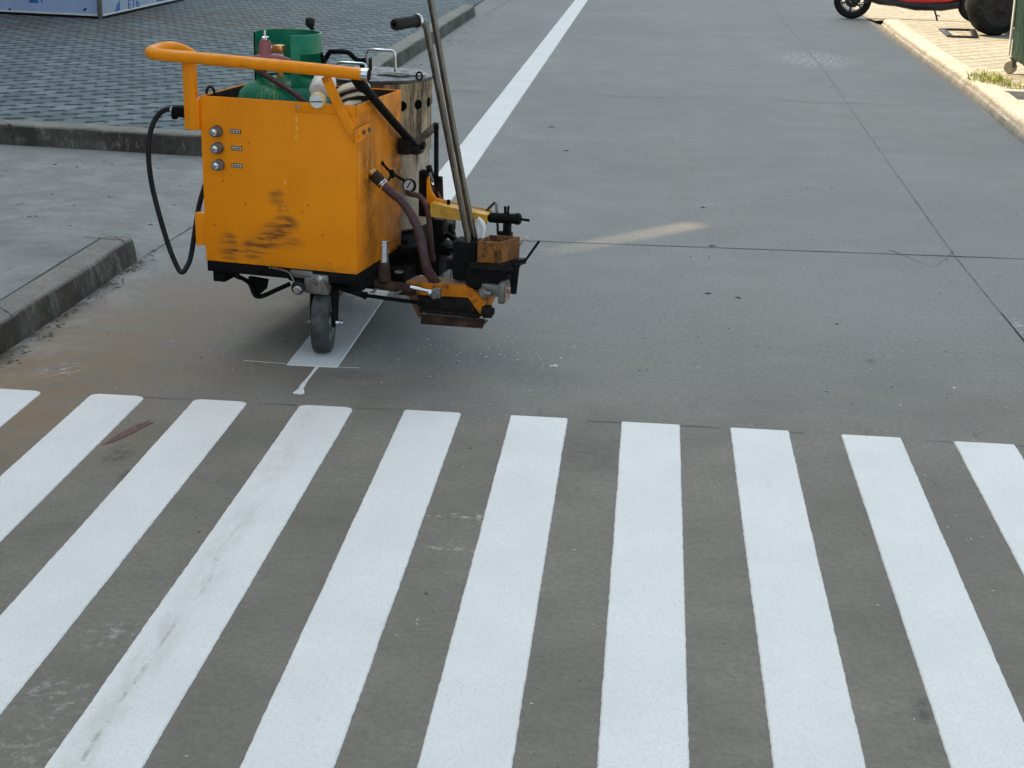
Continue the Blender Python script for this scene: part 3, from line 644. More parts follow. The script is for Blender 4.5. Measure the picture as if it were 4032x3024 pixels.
def bail(name, a, c, h, r, m, par):
    a, c = Vector(a), Vector(c); u = Vector((0,0,h)); q = (c-a)*.10
    return p(name, MB().tube([a, a+u*.75, a+u*.94+q*.25, a+u+q, c+u-q, c+u*.94-q*.25, c+u*.75, c], r, 12), m, par)
bail('lid_handle', (.288,.60,.777), (.384,.60,.777), .068, .0043, 'chrome', lid)
bail('lid_handle', (.241,.46,.776), (.338,.46,.776), .040, .0043, 'chrome', lid)
p('lid_ring', MB().tube([(.50+.010*math.cos(a),.50,.783+.012*math.sin(a)) for a in [i*2*math.pi/14 for i in range(15)]], .003, 8), 'black', lid)
p('hasp', MB().tube([(.36,.50,.7795),(.39,.51,.7815),(.43,.50,.7805),(.45,.53,.781),(.40,.54,.7815),(.37,.53,.781)], .004, 8, 3).bar((.43,.53,.779),(.50,.56,.779),.012,.004), 'grey_metal', lid)
fr = p('stirrer_frame', MB().tube([(.12,.62,.775),(.15,.62,.824),(.165,.62,.829),(.215,.62,.829),(.245,.62,.808),(.285,.62,.806)], .008, 12, 4).box((.262,.60,.776),(.292,.64,.815), .004).extr([(.105,.56,.775),(.105,.56,.865),(.14,.56,.82),(.150,.56,.775)], (0,.03,0)), 'black', ke)
sk = p('stirrer_lever', MB().tube([(.17,.55,.775),(.160,.48,.89),(.157,.46,.92)], .007, 12), 'black', ke)
p('lever_knob', MB().lathe([(.008,-.016),(.0135,-.010),(.0155,0),(.0135,.012),(.006,.0165),(0,.017)], (.156,.455,.934), (0,0,1), 20), 'grip', sk)
# --- lifting levers with rubber grips
def lever(pts, g0, g1):
    lv = p('lift_lever', MB().tube(pts, .0092, 18, 4), 'steel_pole')
    d = (Vector(g1)-Vector(g0)).normalized(); g0 = Vector(g0); L = (Vector(g1)-g0).length
    p('grip', MB().lathe([(.010,-.002),(.0185,0),(.0185,.008),(.0165,.010),(.0168,L*.5),(.0172,L-.006),(.015,L),(.006,L+.0008)], g0, d, 24), 'grip', lv)
    p('grip_collar', MB().lathe([(.011,-.008),(.0185,-.007),(.0195,-.001),(.0195,.003)], g0, d, 24), 'chrome', lv)
    p('lever_socket', MB().tube([pts[0], Vector(pts[0]).lerp(Vector(pts[1]), .13)], .0125, 18), 'black', lv)
lever([(.806,.13,.262),(.731,.115,.62),(.664,.1015,.945),(.658,.099,.972),(.651,.094,.986),(.642,.084,.9905),(.636,.074,.990)], (.6385,.080,.9905), (.600,-.002,.984))
lever([(.812,.165,.27),(.742,.16,.59),(.662,.152,1.00),(.640,.150,1.105),(.634,.146,1.13),(.625,.136,1.142),(.618,.124,1.143)], (.620,.128,1.143), (.585,.045,1.137))
# --- gauge and small hose
gg = p('pressure_gauge', MB().lathe([(0,.012),(.019,.012),(.0215,.008),(.0215,-.004),(.0195,-.0065),(.0178,-.005),(.0178,-.002)], (.543,.286,.480), (.13,1,-.20), 32), 'black')
dd = Vector((.13,1,-.20)).normalized(); gc = Vector((.543,.286,.480))
p('gauge_dial', MB().lathe([(0,-.0025),(.0177,-.0025)], gc, dd, 28), 'dial', gg)
gx = dd.cross(Vector((0,0,1))).normalized(); gz = gx.cross(dd)
nd = MB().bar(gc-dd*.0035-(gx*.005+gz*.008), gc-dd*.0035+(gx*.006+gz*.012), .0036, .0008, -dd, 0)
for i in range(9):
    a = R(-45+270*i/8); q = -gx*math.cos(a)+gz*math.sin(a); nd.bar(gc-dd*.003+q*.0128, gc-dd*.003+q*.0158, .001, .0006, -dd, 0)
p('needle', nd, 'black', gg)
vv = p('gauge_valve', MB().tube([(.484,.21,.560),(.497,.21,.545),(.513,.225,.526),(.535,.27,.497)], .0042, 10, 3).cyl((.512,.215,.535),(.512,.228,.515),.0085,14,.002).tube([(.508,.20,.508),(.513,.22,.526)], .0035, 8).cyl((.482,.21,.561),(.487,.21,.556),.006,10), 'black')
p('gauge_hose', MB().tube([(.545,.262,.464),(.562,.25,.462),(.592,.25,.456),(.612,.25,.425),(.622,.25,.370),(.628,.25,.31),(.632,.26,.26)], .0082, 12, 6), 'maroon')
# --- glass bead hose
bh = p('bead_hose', MB().tube([(.5245,.118,.507),(.545,.118,.492),(.580,.112,.470),(.612,.10,.440),(.635,.095,.402),(.652,.09,.350),(.663,.088,.305),(.669,.095,.272),(.679,.108,.248),(.690,.118,.230)], .0135, 18, 7, radii=[.0125,.013,.0132,.0138,.0142,.0142,.0145,.0150,.0150,.014]), 'maroon')
hd_ = Vector((.5265-.4835,.004,.510-.553)).normalized(); h0 = Vector((.4838,.112,.552))
p('hose_stub', MB().tube([h0, h0+hd_*.02], .0135, 18), 'brass', bh)
p('hose_sleeve', MB().lathe([(.0125,.012),(.0168,.013),(.0172,.030),(.0165,.046),(.0165,.056),(.0140,.057)], h0, hd_, 22), 'brown_steel', bh)
p('hose_clip', MB().lathe([(.0170,.0465),(.0174,.047),(.0174,.0505),(.0170,.051)], h0, hd_, 22).lathe([(.0170,.0535),(.0173,.054),(.0173,.057),(.0145,.0575)], h0, hd_, 22), 'chrome', bh)
p('hose_clip', MB().lathe([(.0145,0),(.0168,.001),(.0168,.006),(.0145,.007)], (.6865,.115,.234), (.5,.45,-.8), 20), 'rust', bh)
# --- glass bead dispenser
ap = MB()
top = [(.700,.10,.2335),(.798,.10,.2365),(.812,.165,.2365),(.603,.165,.226),(.592,.11,.226)]
ap.extr([(.700,.10,.2335),(.798,.10,.2365),(.848,.10,.189),(.832,.10,.150),(.795,.10,.199),(.700,.10,.1955)], (.004,.0,0)) if 0 else None
sec = [(.600,.2300),(.700,.2335),(.797,.2365),(.8485,.1895),(.8320,.1520),(.7945,.1990),(.700,.1955),(.612,.1925)]
ap.extr([(x,.10,z) for x, z in sec], (.012,.062,.004))
bd = p('bead_dispenser', ap, 'orange_dull', smooth=False)
p('dispenser_core', MB().box((.635,.104,.150),(.815,.158,.193), .002).box((.640,.101,.138),(.828,.16,.150), .002), 'grime', bd)
p('dispenser_roller', MB().cyl((.645,.112,.150),(.833,.112,.153),.010,18,.001), 'black', bd)
p('shoe_blade', MB().extr([(.648,.099,.130),(.846,.099,.136),(.846,.099,.128),(.840,.099,.1095),(.648,.099,.104)], (0,.005,0)).box((.650,.1045,.118),(.842,.15,.124), .002), 'brown_steel', bd)
p('blade_rail', MB().bar((.648,.0965,.1325),(.847,.0965,.1380),.005,.006), 'brown_steel', bd)
p('pivot_disc', MB().cyl((.838,.105,.160),(.866,.108,.162),.0195,26,.003).cyl((.866,.108,.162),(.872,.108,.162),.012,22,.002), 'grime', bd)
p('side_cheek', MB().extr([(.603,.104,.192),(.632,.104,.192),(.652,.104,.140),(.640,.104,.118)], (0,.006,0)), 'rust', bd)
bk = p('dispenser_bracket', MB().tube([(.524,.043,.229),(.58,.052,.224),(.640,.06,.219)], .0150, 16).box((.585,.05,.200),(.640,.085,.228), .004), 'brown_steel', bd)
p('bracket_post', MB().cyl((.554,.04,.262),(.554,.04,.364),.0118,22,.001), 'chrome', bk)
p('post_socket', MB().lathe([(.0118,.300),(.0150,.296),(.0165,.275),(.0185,.262),(.0185,.244)], (.554,.04,0), (0,0,1), 24), 'brown_steel', bk)
p('slide_rod', MB().cyl((.632,.052,.2275),(.698,.052,.2195),.0062,16).cyl((.690,.047,.2185),(.700,.047,.2165),.0105,18,.001), 'chrome', bk)
def wing(q, d):
    q = Vector(q); return p('wing_bolt', MB().cyl(q, q+Vector((0,-.022,-.004)), .0042, 12).bar(q+Vector((-.010,-.02,-.008)), q+Vector((.014,-.02,.006)), .005, .009, (0,1,0), .002), 'grey_metal', bk)
wing((.596,.052,.213), 1); wing((.528,.040,.216), 1)
p('clamp_nut', MB().box((.699,.040,.204),(.726,.060,.232), .003).cyl((.711,.030,.2125),(.711,.040,.2125),.0085,16,.001), 'grey_metal', bk)
p('lock_ring', MB().tube([(.571+.0115*math.cos(a),.118+.010*math.sin(a),.252) for a in [i*2*math.pi/18 for i in range(19)]], .0028, 8), 'grey_metal', bk)
# --- chute beam and material shoe hopper
bm_ = p('chute_beam', MB().extr([(.624,.25,.440),(.802,.25,.4175),(.803,.25,.389),(.623,.25,.398)], (.001,.003,0)).extr([(.624,.2535,.437),(.803,.2535,.4145),(.803,.30,.4145),(.624,.30,.437)], (0,0,.003)).extr([(.626,.3005,.446),(.803,.3005,.4225),(.803,.3005,.3895),(.626,.3005,.400)], (0,.003,0)), mat('ochre_enamel', (.62,.33,.030), .55, var=.25, scale=16, dirt=(.42,.33,.2), dthr=(.48,.7), dscale=12, bump=.3, bscale=80), smooth=False)
p('beam_gusset', MB().extr([(.600,.285,.500),(.606,.285,.515),(.612,.285,.475),(.628,.285,.45),(.665,.285,.438),(.665,.285,.425),(.60,.285,.425)], (0,.006,0)), 'yellow_rusty', bm_)
p('bolt', MB().cyl((.672,.28,.434),(.672,.28,.448),.0055,10,.001), 'black', bm_)
gun = p('pilot_burner', MB().cyl((.800,.285,.403),(.898,.285,.406),.0155,20,.002).cyl((.790,.285,.402),(.815,.285,.4025),.0105,16).cyl((.898,.285,.406),(.925,.285,.404),.0042,10).lathe([(.0155,.0),(.0178,.001),(.0178,.012),(.0155,.013)], (.882,.285,.4055), (1,0,.03), 20), 'black', None)
p('burner_valve', MB().box((.846,.272,.36),(.868,.296,.392), .003).box((.830,.270,.347),(.872,.298,.364), .003).box((.847,.280,.385),(.862,.290,.422), .002).cyl((.850,.285,.415),(.849,.285,.441),.0045,10).cyl((.858,.285,.415),(.859,.285,.443),.0035,10), 'black', gun)
p('burner_bail', MB().tube([(.785,.30,.418),(.802,.30,.437),(.812,.30,.4475),(.817,.30,.44),(.822,.30,.38),(.824,.30,.350)], .0042, 10), 'steel_pole', gun)
hp = MB()
A = [(.820,.10,.309),(.889,.10,.311),(.921,.195,.311),(.832,.195,.309)]; Bt = [(.820,.10,.371),(.890,.10,.3735),(.922,.195,.3735),(.829,.195,.371)]
def ins(q, k=.007): c = sum((Vector(x) for x in q), Vector())/4; return [tuple(Vector(x)+(c-Vector(x)).normalized()*k) for x in q]
Ai, Bi = ins(A), ins(Bt); V = A+Bt+Ai+Bi; F = [(k,(k+1)%4,4+(k+1)%4,4+k) for k in range(4)]+[(4+k,4+(k+1)%4,12+(k+1)%4,12+k) for k in range(4)]+[(12+k,12+(k+1)%4,8+(k+1)%4,8+k) for k in range(4)]+[(8,9,10,11),(3,2,1,0)]
hp._add(V, F); hop = p('paint_hopper', hp, 'hopper', smooth=False)
p('paint_fill', MB().quad(*[(x,y,.352) for x,y,z in ins(Bt,.009)]), 'white_plastic', hop, smooth=False)
p('paint_drips', MB().tube([(.803,.16,.428),(.816,.158,.412),(.822,.155,.395),(.8215,.15,.372)], .006, 8, 4, radii=[.004,.009,.006,.003]).tube([(.800,.17,.42),(.803,.165,.39),(.806,.16,.365)], .005, 8, 4, radii=[.010,.008,.003]), 'white_plastic', hop)
sh = p('hopper_tray', MB().extr([(.800,.086,.291),(.903,.088,.293),(.942,.20,.293),(.82,.20,.291)], (0,0,.0165)), 'grime', hop, smooth=False)
p('shoe_body', MB().box((.785,.10,.225),(.900,.20,.289), .006).box((.738,.115,.245),(.812,.19,.362), .006).box((.716,.125,.272),(.745,.16,.300), .004).extr([(.80,.099,.262),(.912,.099,.279),(.895,.099,.245),(.80,.099,.23)], (.01,.08,0)), 'black', hop)
p('shoe_motor', MB().box((.838,.085,.2135),(.892,.15,.250), .004).cyl((.842,.083,.228),(.852,.065,.226),.013,20,.002).cyl((.85,.07,.227),(.874,.068,.226),.007,14), 'grey_metal', hop)
pl = p('gear_plate', MB().box((.896,.06,.200),(.915,.12,.262), .004), 'grey_metal', hop)
p('plate_face', MB().box((.9155,.066,.206),(.9185,.112,.252), .001).cyl((.918,.088,.238),(.926,.088,.238),.010,14,.002), mat('pinkish_worn_paint', (.36,.22,.20), .55, var=.4, scale=50), pl)
p('clamp_post', MB().cyl((.931,.10,.225),(.937,.105,.312),.0105,16,.002).cyl((.917,.10,.233),(.931,.10,.233),.006,12).cyl((.937,.105,.305),(.937,.105,.318),.0135,16,.003), 'black', hop)
p('fork_prong', MB().tube([(.919,.195,.345),(.941,.200,.372)], .0032, 8), 'chrome', hop)
p('fork_prong', MB().tube([(.92,.11,.318),(.958,.105,.324),(.966,.104,.328),(1.005,.10,.388)], .0036, 10), 'black', hop)
# --- dark running gear between box and hopper
p('mounting_frame', MB().box((.488,.33,.19),(.628,.43,.268), .006).box((.60,.34,.258),(.660,.42,.292), .005).box((.575,.38,.29),(.622,.43,.36), .005).bar((.60,.36,.30),(.672,.345,.332),.012,.014).bar((.652,.345,.325),(.725,.30,.300),.014,.016).bar((.655,.32,.285),(.745,.17,.320),.014,.014)
  .cyl((.505,.30,.278),(.520,.298,.276),.014,16,.002).bar((.49,.30,.262),(.60,.34,.285),.02,.018).box((.50,.20,.20),(.56,.31,.235), .004), 'black')
p('kettle_fittings', MB().box((.532,.405,.36),(.556,.44,.505), .004).tube([(.56,.42,.52),(.575,.41,.49),(.60,.40,.47),(.592,.40,.435)], .009, 10, 4).tube([(.55,.41,.50),(.57,.40,.46),(.578,.40,.42),(.575,.40,.36)], .010, 10, 4).box((.565,.39,.43),(.60,.425,.46), .004).bar((.613,.365,.50),(.617,.365,.425),.012,.02), 'grime')
p('caked_drips', MB().tube([(.598,.372,.50),(.602,.37,.478),(.600,.368,.455),(.604,.366,.430)], .006, 8, 4, radii=[.004,.008,.006,.003]).tube([(.590,.376,.47),(.592,.372,.45),(.589,.37,.425)], .006, 8, 4, radii=[.004,.007,.003]).tube([(.612,.362,.455),(.616,.36,.44),(.622,.355,.425),(.634,.345,.424)], .006, 8, 4, radii=[.003,.006,.007,.004]), 'hopper', ke)
p('drain_valve', MB().tube([(.575,.385,.505),(.582,.38,.49),(.590,.38,.478)], .005, 8).cyl((.588,.36,.463),(.594,.35,.460),.009,14,.002), 'grey_metal')
p('chassis', MB().box((.01,.02,.195),(.05,.98,.229), .003).box((W-.05,.05,.195),(W-.01,.98,.229), .003).box((.01,.90,.19),(W,.94,.23), .003).box((.14,.40,.235),(.50,.76,.284), .004), 'black')
# --- wheels
def wheel(name, c, ax, r, wd, parent, rim_m='grey_metal', tyre_m='tyre', hub=.45):
    c, ax = Vector(c), Vector(ax).normalized(); h = wd/2
    ty = p(name, MB().lathe([(r*.70,-h*.92),(r*.90,-h),(r*.975,-h*.86),(r,-h*.55),(r,h*.55),(r*.975,h*.86),(r*.90,h),(r*.70,h*.92)], c, ax, 48), tyre_m, parent)
    p('wheel_rim', MB().lathe([(r*.705,-h*.93),(r*.66,-h*.7),(r*.36,-h*.45),(r*.30,-h*.95),(.001,-h)], c, ax, 36).lathe([(r*.705,h*.93),(r*.66,h*.7),(r*.36,h*.45),(r*.30,h*.95),(.001,h)], c, ax, 36), rim_m, ty)
    return ty
ca = thing('front_castor', None, None); ca.parent = mc
ax = Vector((.967,.254,0))
wheel('castor_wheel', (.354,.052,.0925), ax, .0915, .055, ca)
WC = Vector((.354,.052,.0925))
fk = p('castor_fork', MB().extr([WC+ax*.033+Vector(q) for q in ((0,-.016,-.012),(0,.016,-.012),(0,.030,.10),(0,.028,.125),(0,-.026,.125),(0,-.020,.08))], ax*.005).extr([WC-ax*.038+Vector(q) for q in ((0,-.006,-.012),(0,.02,-.012),(0,.040,.10),(0,.040,.125),(0,.0,.125))], ax*.005).box((.318,.035,.213),(.392,.115,.2225), .003), 'black', ca)
p('axle_nut', MB().cyl(WC+ax*.036, WC+ax*.050, .010, 14, .002).cyl(WC+ax*.050, WC+ax*.060, .006, 12, .001), 'chrome', fk)
p('axle_nut', MB().cyl(WC-ax*.036, WC-ax*.048, .009, 14, .002), 'grey_metal', fk)
lk = p('steering_lock', MB().box((.316,-.004,.192),(.394,.016,.254), .006).box((.272,-.004,.238),(.345,.02,.261), .004), 'grey_metal', ca)
p('lock_bolt', MB().cyl((.369,-.008,.243),(.369,.0,.243),.0085,14,.002), 'chrome', lk)
p('lock_pin', MB().tube([(.214,-.008,.262),(.268,-.010,.256),(.284,-.012,.238),(.292,-.012,.222)], .0038, 10, 3).cyl((.211,-.008,.262),(.217,-.008,.262),.006,12), 'steel_pole', lk)
p('lock_knob', MB().lathe([(.0,-.022),(.006,-.022),(.0075,-.018),(.0075,-.012),(.013,-.010),(.020,-.006),(.021,.008),(.018,.02)], (.302,-.010,.210), (-.25,.95,.1), 26), 'rubber', lk)
p('lock_stud', MB().lathe([(.0,-.030),(.007,-.030),(.0085,-.026),(.0085,-.020),(.0125,-.019),(.0125,-.0165)], (.302,-.010,.210), (-.25,.95,.1), 20), 'chrome', lk)
for x in (.10,.47): wheel('rear_wheel', (x,.80,.10), (1,0,0), .10, .05, mc)
p('added_shade_block', MB().box((.05,.32,.160),(.44,.42,.23), .01).box((.05,.47,.088),(.44,.77,.23), .012), 'black')  # added block, hidden under the cabinet to deepen the shade below
p('rear_axle', MB().cyl((.06,.80,.10),(.50,.80,.10),.010,14).box((.13,.785,.10),(.15,.815,.20), .002).box((.42,.785,.10),(.44,.815,.20), .002), 'black')
p('brake_rod', MB().cyl((.395,.062,.205),(.486,.060,.186),.0095,14).cyl((.484,.060,.1865),(.660,.11,.165),.0058,12).cyl((.482,.060,.187),(.49,.060,.1855),.0115,14), 'black')
p('foot_pedal', MB().tube([(.06,.09,.198),(.10,.08,.185),(.118,.07,.16),(.128,.07,.147),(.150,.07,.150),(.19,.08,.170),(.228,.10,.188)], .007, 10, 5).extr([(.095,.085,.20),(.155,.085,.195),(.148,.085,.165),(.126,.085,.145),(.108,.085,.15)], (0,.02,0)).tube([(.03,.10,.200),(.06,.09,.192),(.09,.10,.186)], .004, 8), 'black')
# --- loose gas hose on the left side
lh = p('gas_hose', MB().tube([(-.092,.03,.696),(-.108,.03,.7035),(-.128,.03,.701),(-.150,.025,.685),(-.168,.012,.645),(-.1745,.0,.575),(-.170,.0,.490),(-.1495,.0,.392),(-.121,.0,.292),(-.098,.0,.236),(-.0885,.0,.2215),(-.080,.003,.2195),(-.0735,.012,.231),(-.066,.03,.263),(-.052,.04,.350),(-.040,.055,.43),(-.020,.09,.52),(-.012,.14,.58)], .0078, 14, 6), 'rubber')
p('hose_coupling', MB().box((-.100,.012,.684),(-.046,.045,.716), .005).cyl((-.098,.028,.676),(-.098,.028,.71),.010,14,.003), 'black', lh)
p('hose_ferrule', MB().lathe([(.008,-.004),(.0098,-.003),(.0098,.003),(.008,.004)], (-.106,.03,.7025), (.95,0,-.3), 16), 'chrome', lh)
p('lifting_eye', MB().tube([(.020+.013*math.cos(a),.03,.756+.022*math.sin(a)) for a in [i*math.pi/10 for i in range(11)]], .0042, 10), 'grime', cab)

# ================================================================== things lying on the machine
mw = Matrix.Translation((-1.29621616,4.3558221,0)) @ Matrix.Rotation(-.18472306, 4, 'Z')
gx0 = mw @ Vector((.182,.195,.425))
gas = thing('gas_cylinder', 'green steel gas cylinder with a cut-out collar, standing in the yellow cabinet', 'gas cylinder', gx0, -.18472306)
zz = lambda z: z-.425
p('cylinder_body', MB().lathe([(.10,.0),(.135,.006),(.147,.03),(.147,.265),(.144,.300),(.133,.330),(.112,.352),(.080,.366),(.03,.374),(0,.375)], (0,0,0), (0,0,1), 64), 'green', gas)
cl = MB()
def ring(a0, a1, z0, z1, r=.100, th=.004):
    n = max(4, int((a1-a0)/5)); cl.lathe([(r,zz(z0)),(r,zz(z1)-.002),(r-.001,zz(z1)),(r-th,zz(z1)),(r-th,zz(z0)),(r,zz(z0))], (.013,0,0), (0,0,1), n, a0=R(a0), a1=R(a1))
ring(-62,-46,.785,.928); ring(-46,24,.872,.928); ring(24,34,.785,.928); ring(34,122,.785,.928); ring(122,156,.884,.928); ring(156,206,.785,.928); ring(-62,206,.780,.800)
ring(-62,34,.785,.79)
p('collar', cl, 'green', gas)
vl = p('valve', MB().cyl((-.005,-.02,zz(.79)),(-.005,-.02,zz(.862)),.011,16,.002).box((-.024,-.036,zz(.868)),(.010,-.006,zz(.892)), .003).cyl((-.034,-.022,zz(.878)),(-.022,-.022,zz(.878)),.009,14,.002), 'brass', gas)
rg = p('regulator', MB().lathe([(.020,.0),(.0185,.003),(.0168,.046),(.0155,.049),(.009,.050)], (-.026,-.075,zz(.858)), (0,0,1), 24).tube([(-.075,-.08,zz(.852)),(-.045,-.08,zz(.856)),(-.02,-.08,zz(.858)),(.02,-.06,zz(.853)),(.05,-.05,zz(.843))], .011, 14, 4, radii=[.004,.013,.015,.013,.010]), 'mauve', gas)
p('regulator_tip', MB().lathe([(.009,.0),(.0115,.002),(.0115,.010),(.009,.012),(.0045,.013),(.0035,.028),(.0,.029)], (-.026,-.075,zz(.908)), (0,0,1), 18), 'chrome', rg)
p('supply_hose', MB().tube([(-.070,-.055,zz(.826)),(-.045,-.08,zz(.820)),(-.010,-.098,zz(.808)),(.040,-.112,zz(.788)),(.085,-.125,zz(.768)),(.118,-.130,zz(.745)),(.13,-.12,zz(.70))], .0082, 14, 6), 'maroon', rg)
# faded stencil on the shoulder: curved strokes lying on the dome
dome = [(.147,.265),(.144,.300),(.133,.330),(.112,.352),(.080,.366)]
def on_dome(ang, s):
    i = min(int(s), 3); f = s-i; r = dome[i][0]*(1-f)+dome[i+1][0]*f; z = dome[i][1]*(1-f)+dome[i+1][1]*f
    return Vector((math.cos(R(ang))*(r+.0006), math.sin(R(ang))*(r+.0006), z+.0006))
sg = MB()
for c in (-98,-80):
    for (a0, s0, a1, s1) in ((-6,1.4,6,1.4),(-6,2.3,6,2.3),(-6,3.1,6,3.1),(0,1.2,0,3.4),(-5,1.4,-5,2.3),(5,1.4,5,2.3),(-6,3.3,6,1.2)):
        sg.tube([on_dome(c+a0+(a1-a0)*k/4, s0+(s1-s0)*k/4) for k in range(5)], 0.0012, 6)
p('stencil_marks', sg, 'gold', gas)

jar = thing('plastic_bottle', 'white plastic bottle with a round yellow-rimmed cap lying over the cabinet edge', 'bottle', mw @ Vector((.372,.0,.764)), -.18472306)
p('bottle_body', MB().lathe([(.0,-.006),(.024,-.004),(.031,.004),(.033,.02),(.034,.06),(.030,.072),(.0,.075)], (-.010,.03,.020), (-.1,.93,.32), 28), 'white_plastic', jar)
cp = p('cap', MB().lathe([(.0,-.010),(.021,-.010),(.0235,-.006),(.0240,.004),(.022,.010)], (0,-.006,0), (0,1,.12), 30), 'cap_rim', jar)
p('cap_face', MB().lathe([(0,-.0108),(.0195,-.0108),(.0200,-.0100)], (0,-.006,0), (0,1,.12), 30), 'white_plastic', cp)
p('cap_slot', MB().bar((-.018,-.0180,-.004),(.018,-.0180,-.0015),.0012,.0026,(0,0,1),0), 'grime', cp)

gl = thing('work_gloves', 'grubby cream cotton gloves lying in the cabinet corner beside the white bottle', 'gloves', mw @ Vector((.42,.10,.718)), -.18472306)
def glove(par, pts, wd, th):
    b = MB(); V = []; F = []; n = 10
    P = [Vector(q) for q in pts]
    for i, q in enumerate(P):
        d = (P[min(i+1,len(P)-1)]-P[max(i-1,0)]).normalized(); sx = Vector((-d.y,d.x,0)).normalized(); k = 1 if 0 < i < len(P)-1 else .6
        for j in range(n): a = 2*math.pi*j/n; V.append(q+sx*math.cos(a)*wd[i]*k+Vector((0,0,1))*math.sin(a)*th[i]*k)
        if i: F += [((i-1)*n+j, (i-1)*n+(j+1)%n, i*n+(j+1)%n, i*n+j) for j in range(n)]
    F += [tuple(range(n))[::-1], tuple((len(P)-1)*n+j for j in range(n))]; b._add(V, F); return p('glove', b, 'glove', par)
glove(gl, [(-.045,.0,.050),(-.02,.012,.066),(.015,.025,.078),(.040,.035,.082),(.055,.04,.074)], [.024,.030,.034,.032,.02], [.008,.011,.011,.010,.006])
glove(gl, [(-.030,-.012,.034),(.0,.0,.048),(.03,.01,.055),(.05,.015,.052)], [.020,.026,.028,.02], [.005,.006,.006,.004])
glove(gl, [(-.025,-.03,.012),(.01,-.02,.026),(.04,.0,.034)], [.022,.030,.022], [.010,.013,.008])

# ================================================================== hoarding, upper left
hb = thing('site_hoarding', 'pale blue site hoarding of flat sheets with blue printed marks, meeting in a corner', 'hoarding', (-4.891,13.489,.1))
def panel(a, c, m, h=1.9, th=.03):
    a, c = Vector(a), Vector(c); d = (c-a).normalized(); n = Vector((-d.y, d.x, 0))
    b = MB(); b.bar(Vector((a.x,a.y,.02+h/2))+n*th/2, Vector((c.x,c.y,.02+h/2))+n*th/2, th, h, (0,0,1), .003)
    s = p('hoarding_panel', b, m, hb)
    r = MB(); r.bar(Vector((a.x,a.y,.009))+n*.02, Vector((c.x,c.y,.009))+n*.02, .06, .018, (0,0,1), .003); p('base_rail', r, 'black', s)
    r = MB(); r.bar(Vector((a.x,a.y,.030))-n*.002, Vector((c.x,c.y,.030))-n*.002, .004, .014, (0,0,1), 0); p('edge_strip', r, 'trim', s)
    return s, d, n
pa, da, na = panel((-2.45,.36,0), (0,0,0), 'hoard')
pb, db, nb = panel((.02,.02,0), (.075,2.25,0), 'hoard2')
p('corner_post', MB().box((-.016,-.016,0),(.02,.02,1.95), .004), 'grey_metal', hb)
def mark(par, o, d, n, shapes, m='blue'):
    for sh_ in shapes: p('printed_mark', MB().extr([o+d*x+Vector((0,0,1))*z-n*.0035 for x, z in sh_], n*.002), m, par)
z0 = Vector((0,0,0))
mark(pa, z0, -da, na, [[(.69,.112),(.60,.112),(.595,.20),(.66,.20),(.685,.16)],[(.572,.135),(.555,.112),(.560,.17),(.585,.17)]])
mark(pa, z0, -da, na, [[(.160,.060),(.152,.078),(.132,.094),(.126,.084),(.140,.064)],[(.89,.034),(.87,.045),(.885,.056),(.905,.042)]], 'black')
o = Vector((.02,.02,0))
mark(pb, o, db, nb, [[(.28,.040),(.42,.040),(.425,.115),(.405,.135),(.385,.085),(.355,.112),(.335,.070)],[(1.42,.050),(1.62,.042),(1.64,.12),(1.46,.13)]])
mark(pb, o, db, nb, [[(1.75,.06),(1.95,.05),(1.95,.12),(1.78,.13)]])
tx = bpy.data.curves.new('E16', 'FONT'); tx.body = 'E16'; tx.size = .115; tx.extrude = .001
to = bpy.data.objects.new('t', tx); C.objects.link(to); dg = bpy.context.evaluated_depsgraph_get()
me = bpy.data.meshes.new_from_object(to.evaluated_get(dg)); bpy.data.objects.remove(to)
lt = bpy.data.objects.new('lettering', me); me.materials.append(M['blue']); C.objects.link(lt); lt.parent = pb
mm = Matrix(((db.x*1.9,0,-nb.x,0),(db.y*1.9,0,-nb.y,0),(0,1,0,0),(0,0,0,1))); mm.translation = o+db*.62+Vector((0,0,.036))-nb*.003; lt.matrix_local = mm

# ================================================================== right-hand side
# wheelie bin
bn = thing('wheelie_bin', 'dark green plastic wheelie bin on castors, cut off by the right picture edge', 'bin', (2.605,11.12,.096), R(-3.2))
def taper(x0,x1,y0,y1,z0,z1,k):
    b = MB(); a = [(x0+k,y0+k,z0),(x1-k,y0+k,z0),(x1-k,y1-k,z0),(x0+k,y1-k,z0),(x0,y0,z1),(x1,y0,z1),(x1,y1,z1),(x0,y1,z1)]
    b._add(a, [(3,2,1,0),(4,5,6,7),(0,1,5,4),(1,2,6,5),(2,3,7,6),(3,0,4,7)]); return b
tb = taper(0,.62,0,.62,.105,.86,.012); bmesh.ops.bevel(tb.bm, geom=list(tb.bm.edges), offset=.025, segments=3, profile=.5, affect='EDGES'); p('bin_body', tb, 'bin', bn)
p('bin_rim', MB().box((-.03,-.03,.862),(.65,.65,.90), .012), 'bin', bn)
p('bin_lid', MB().box((-.02,-.03,.902),(.64,.63,.95), .02), 'bin', bn)
p('bin_ribs', MB().box((.10,-.008,.14),(.13,.012,.85), .005).box((.32,-.008,.14),(.35,.012,.85), .005), 'bin', bn)
p('pale_edge_bar', MB().bar((-.004,.600,.13),(-.008,.612,.86),.012,.05,(0,1,0),.004), 'trim', bn)  # pale bar along the far vertical edge of the bin
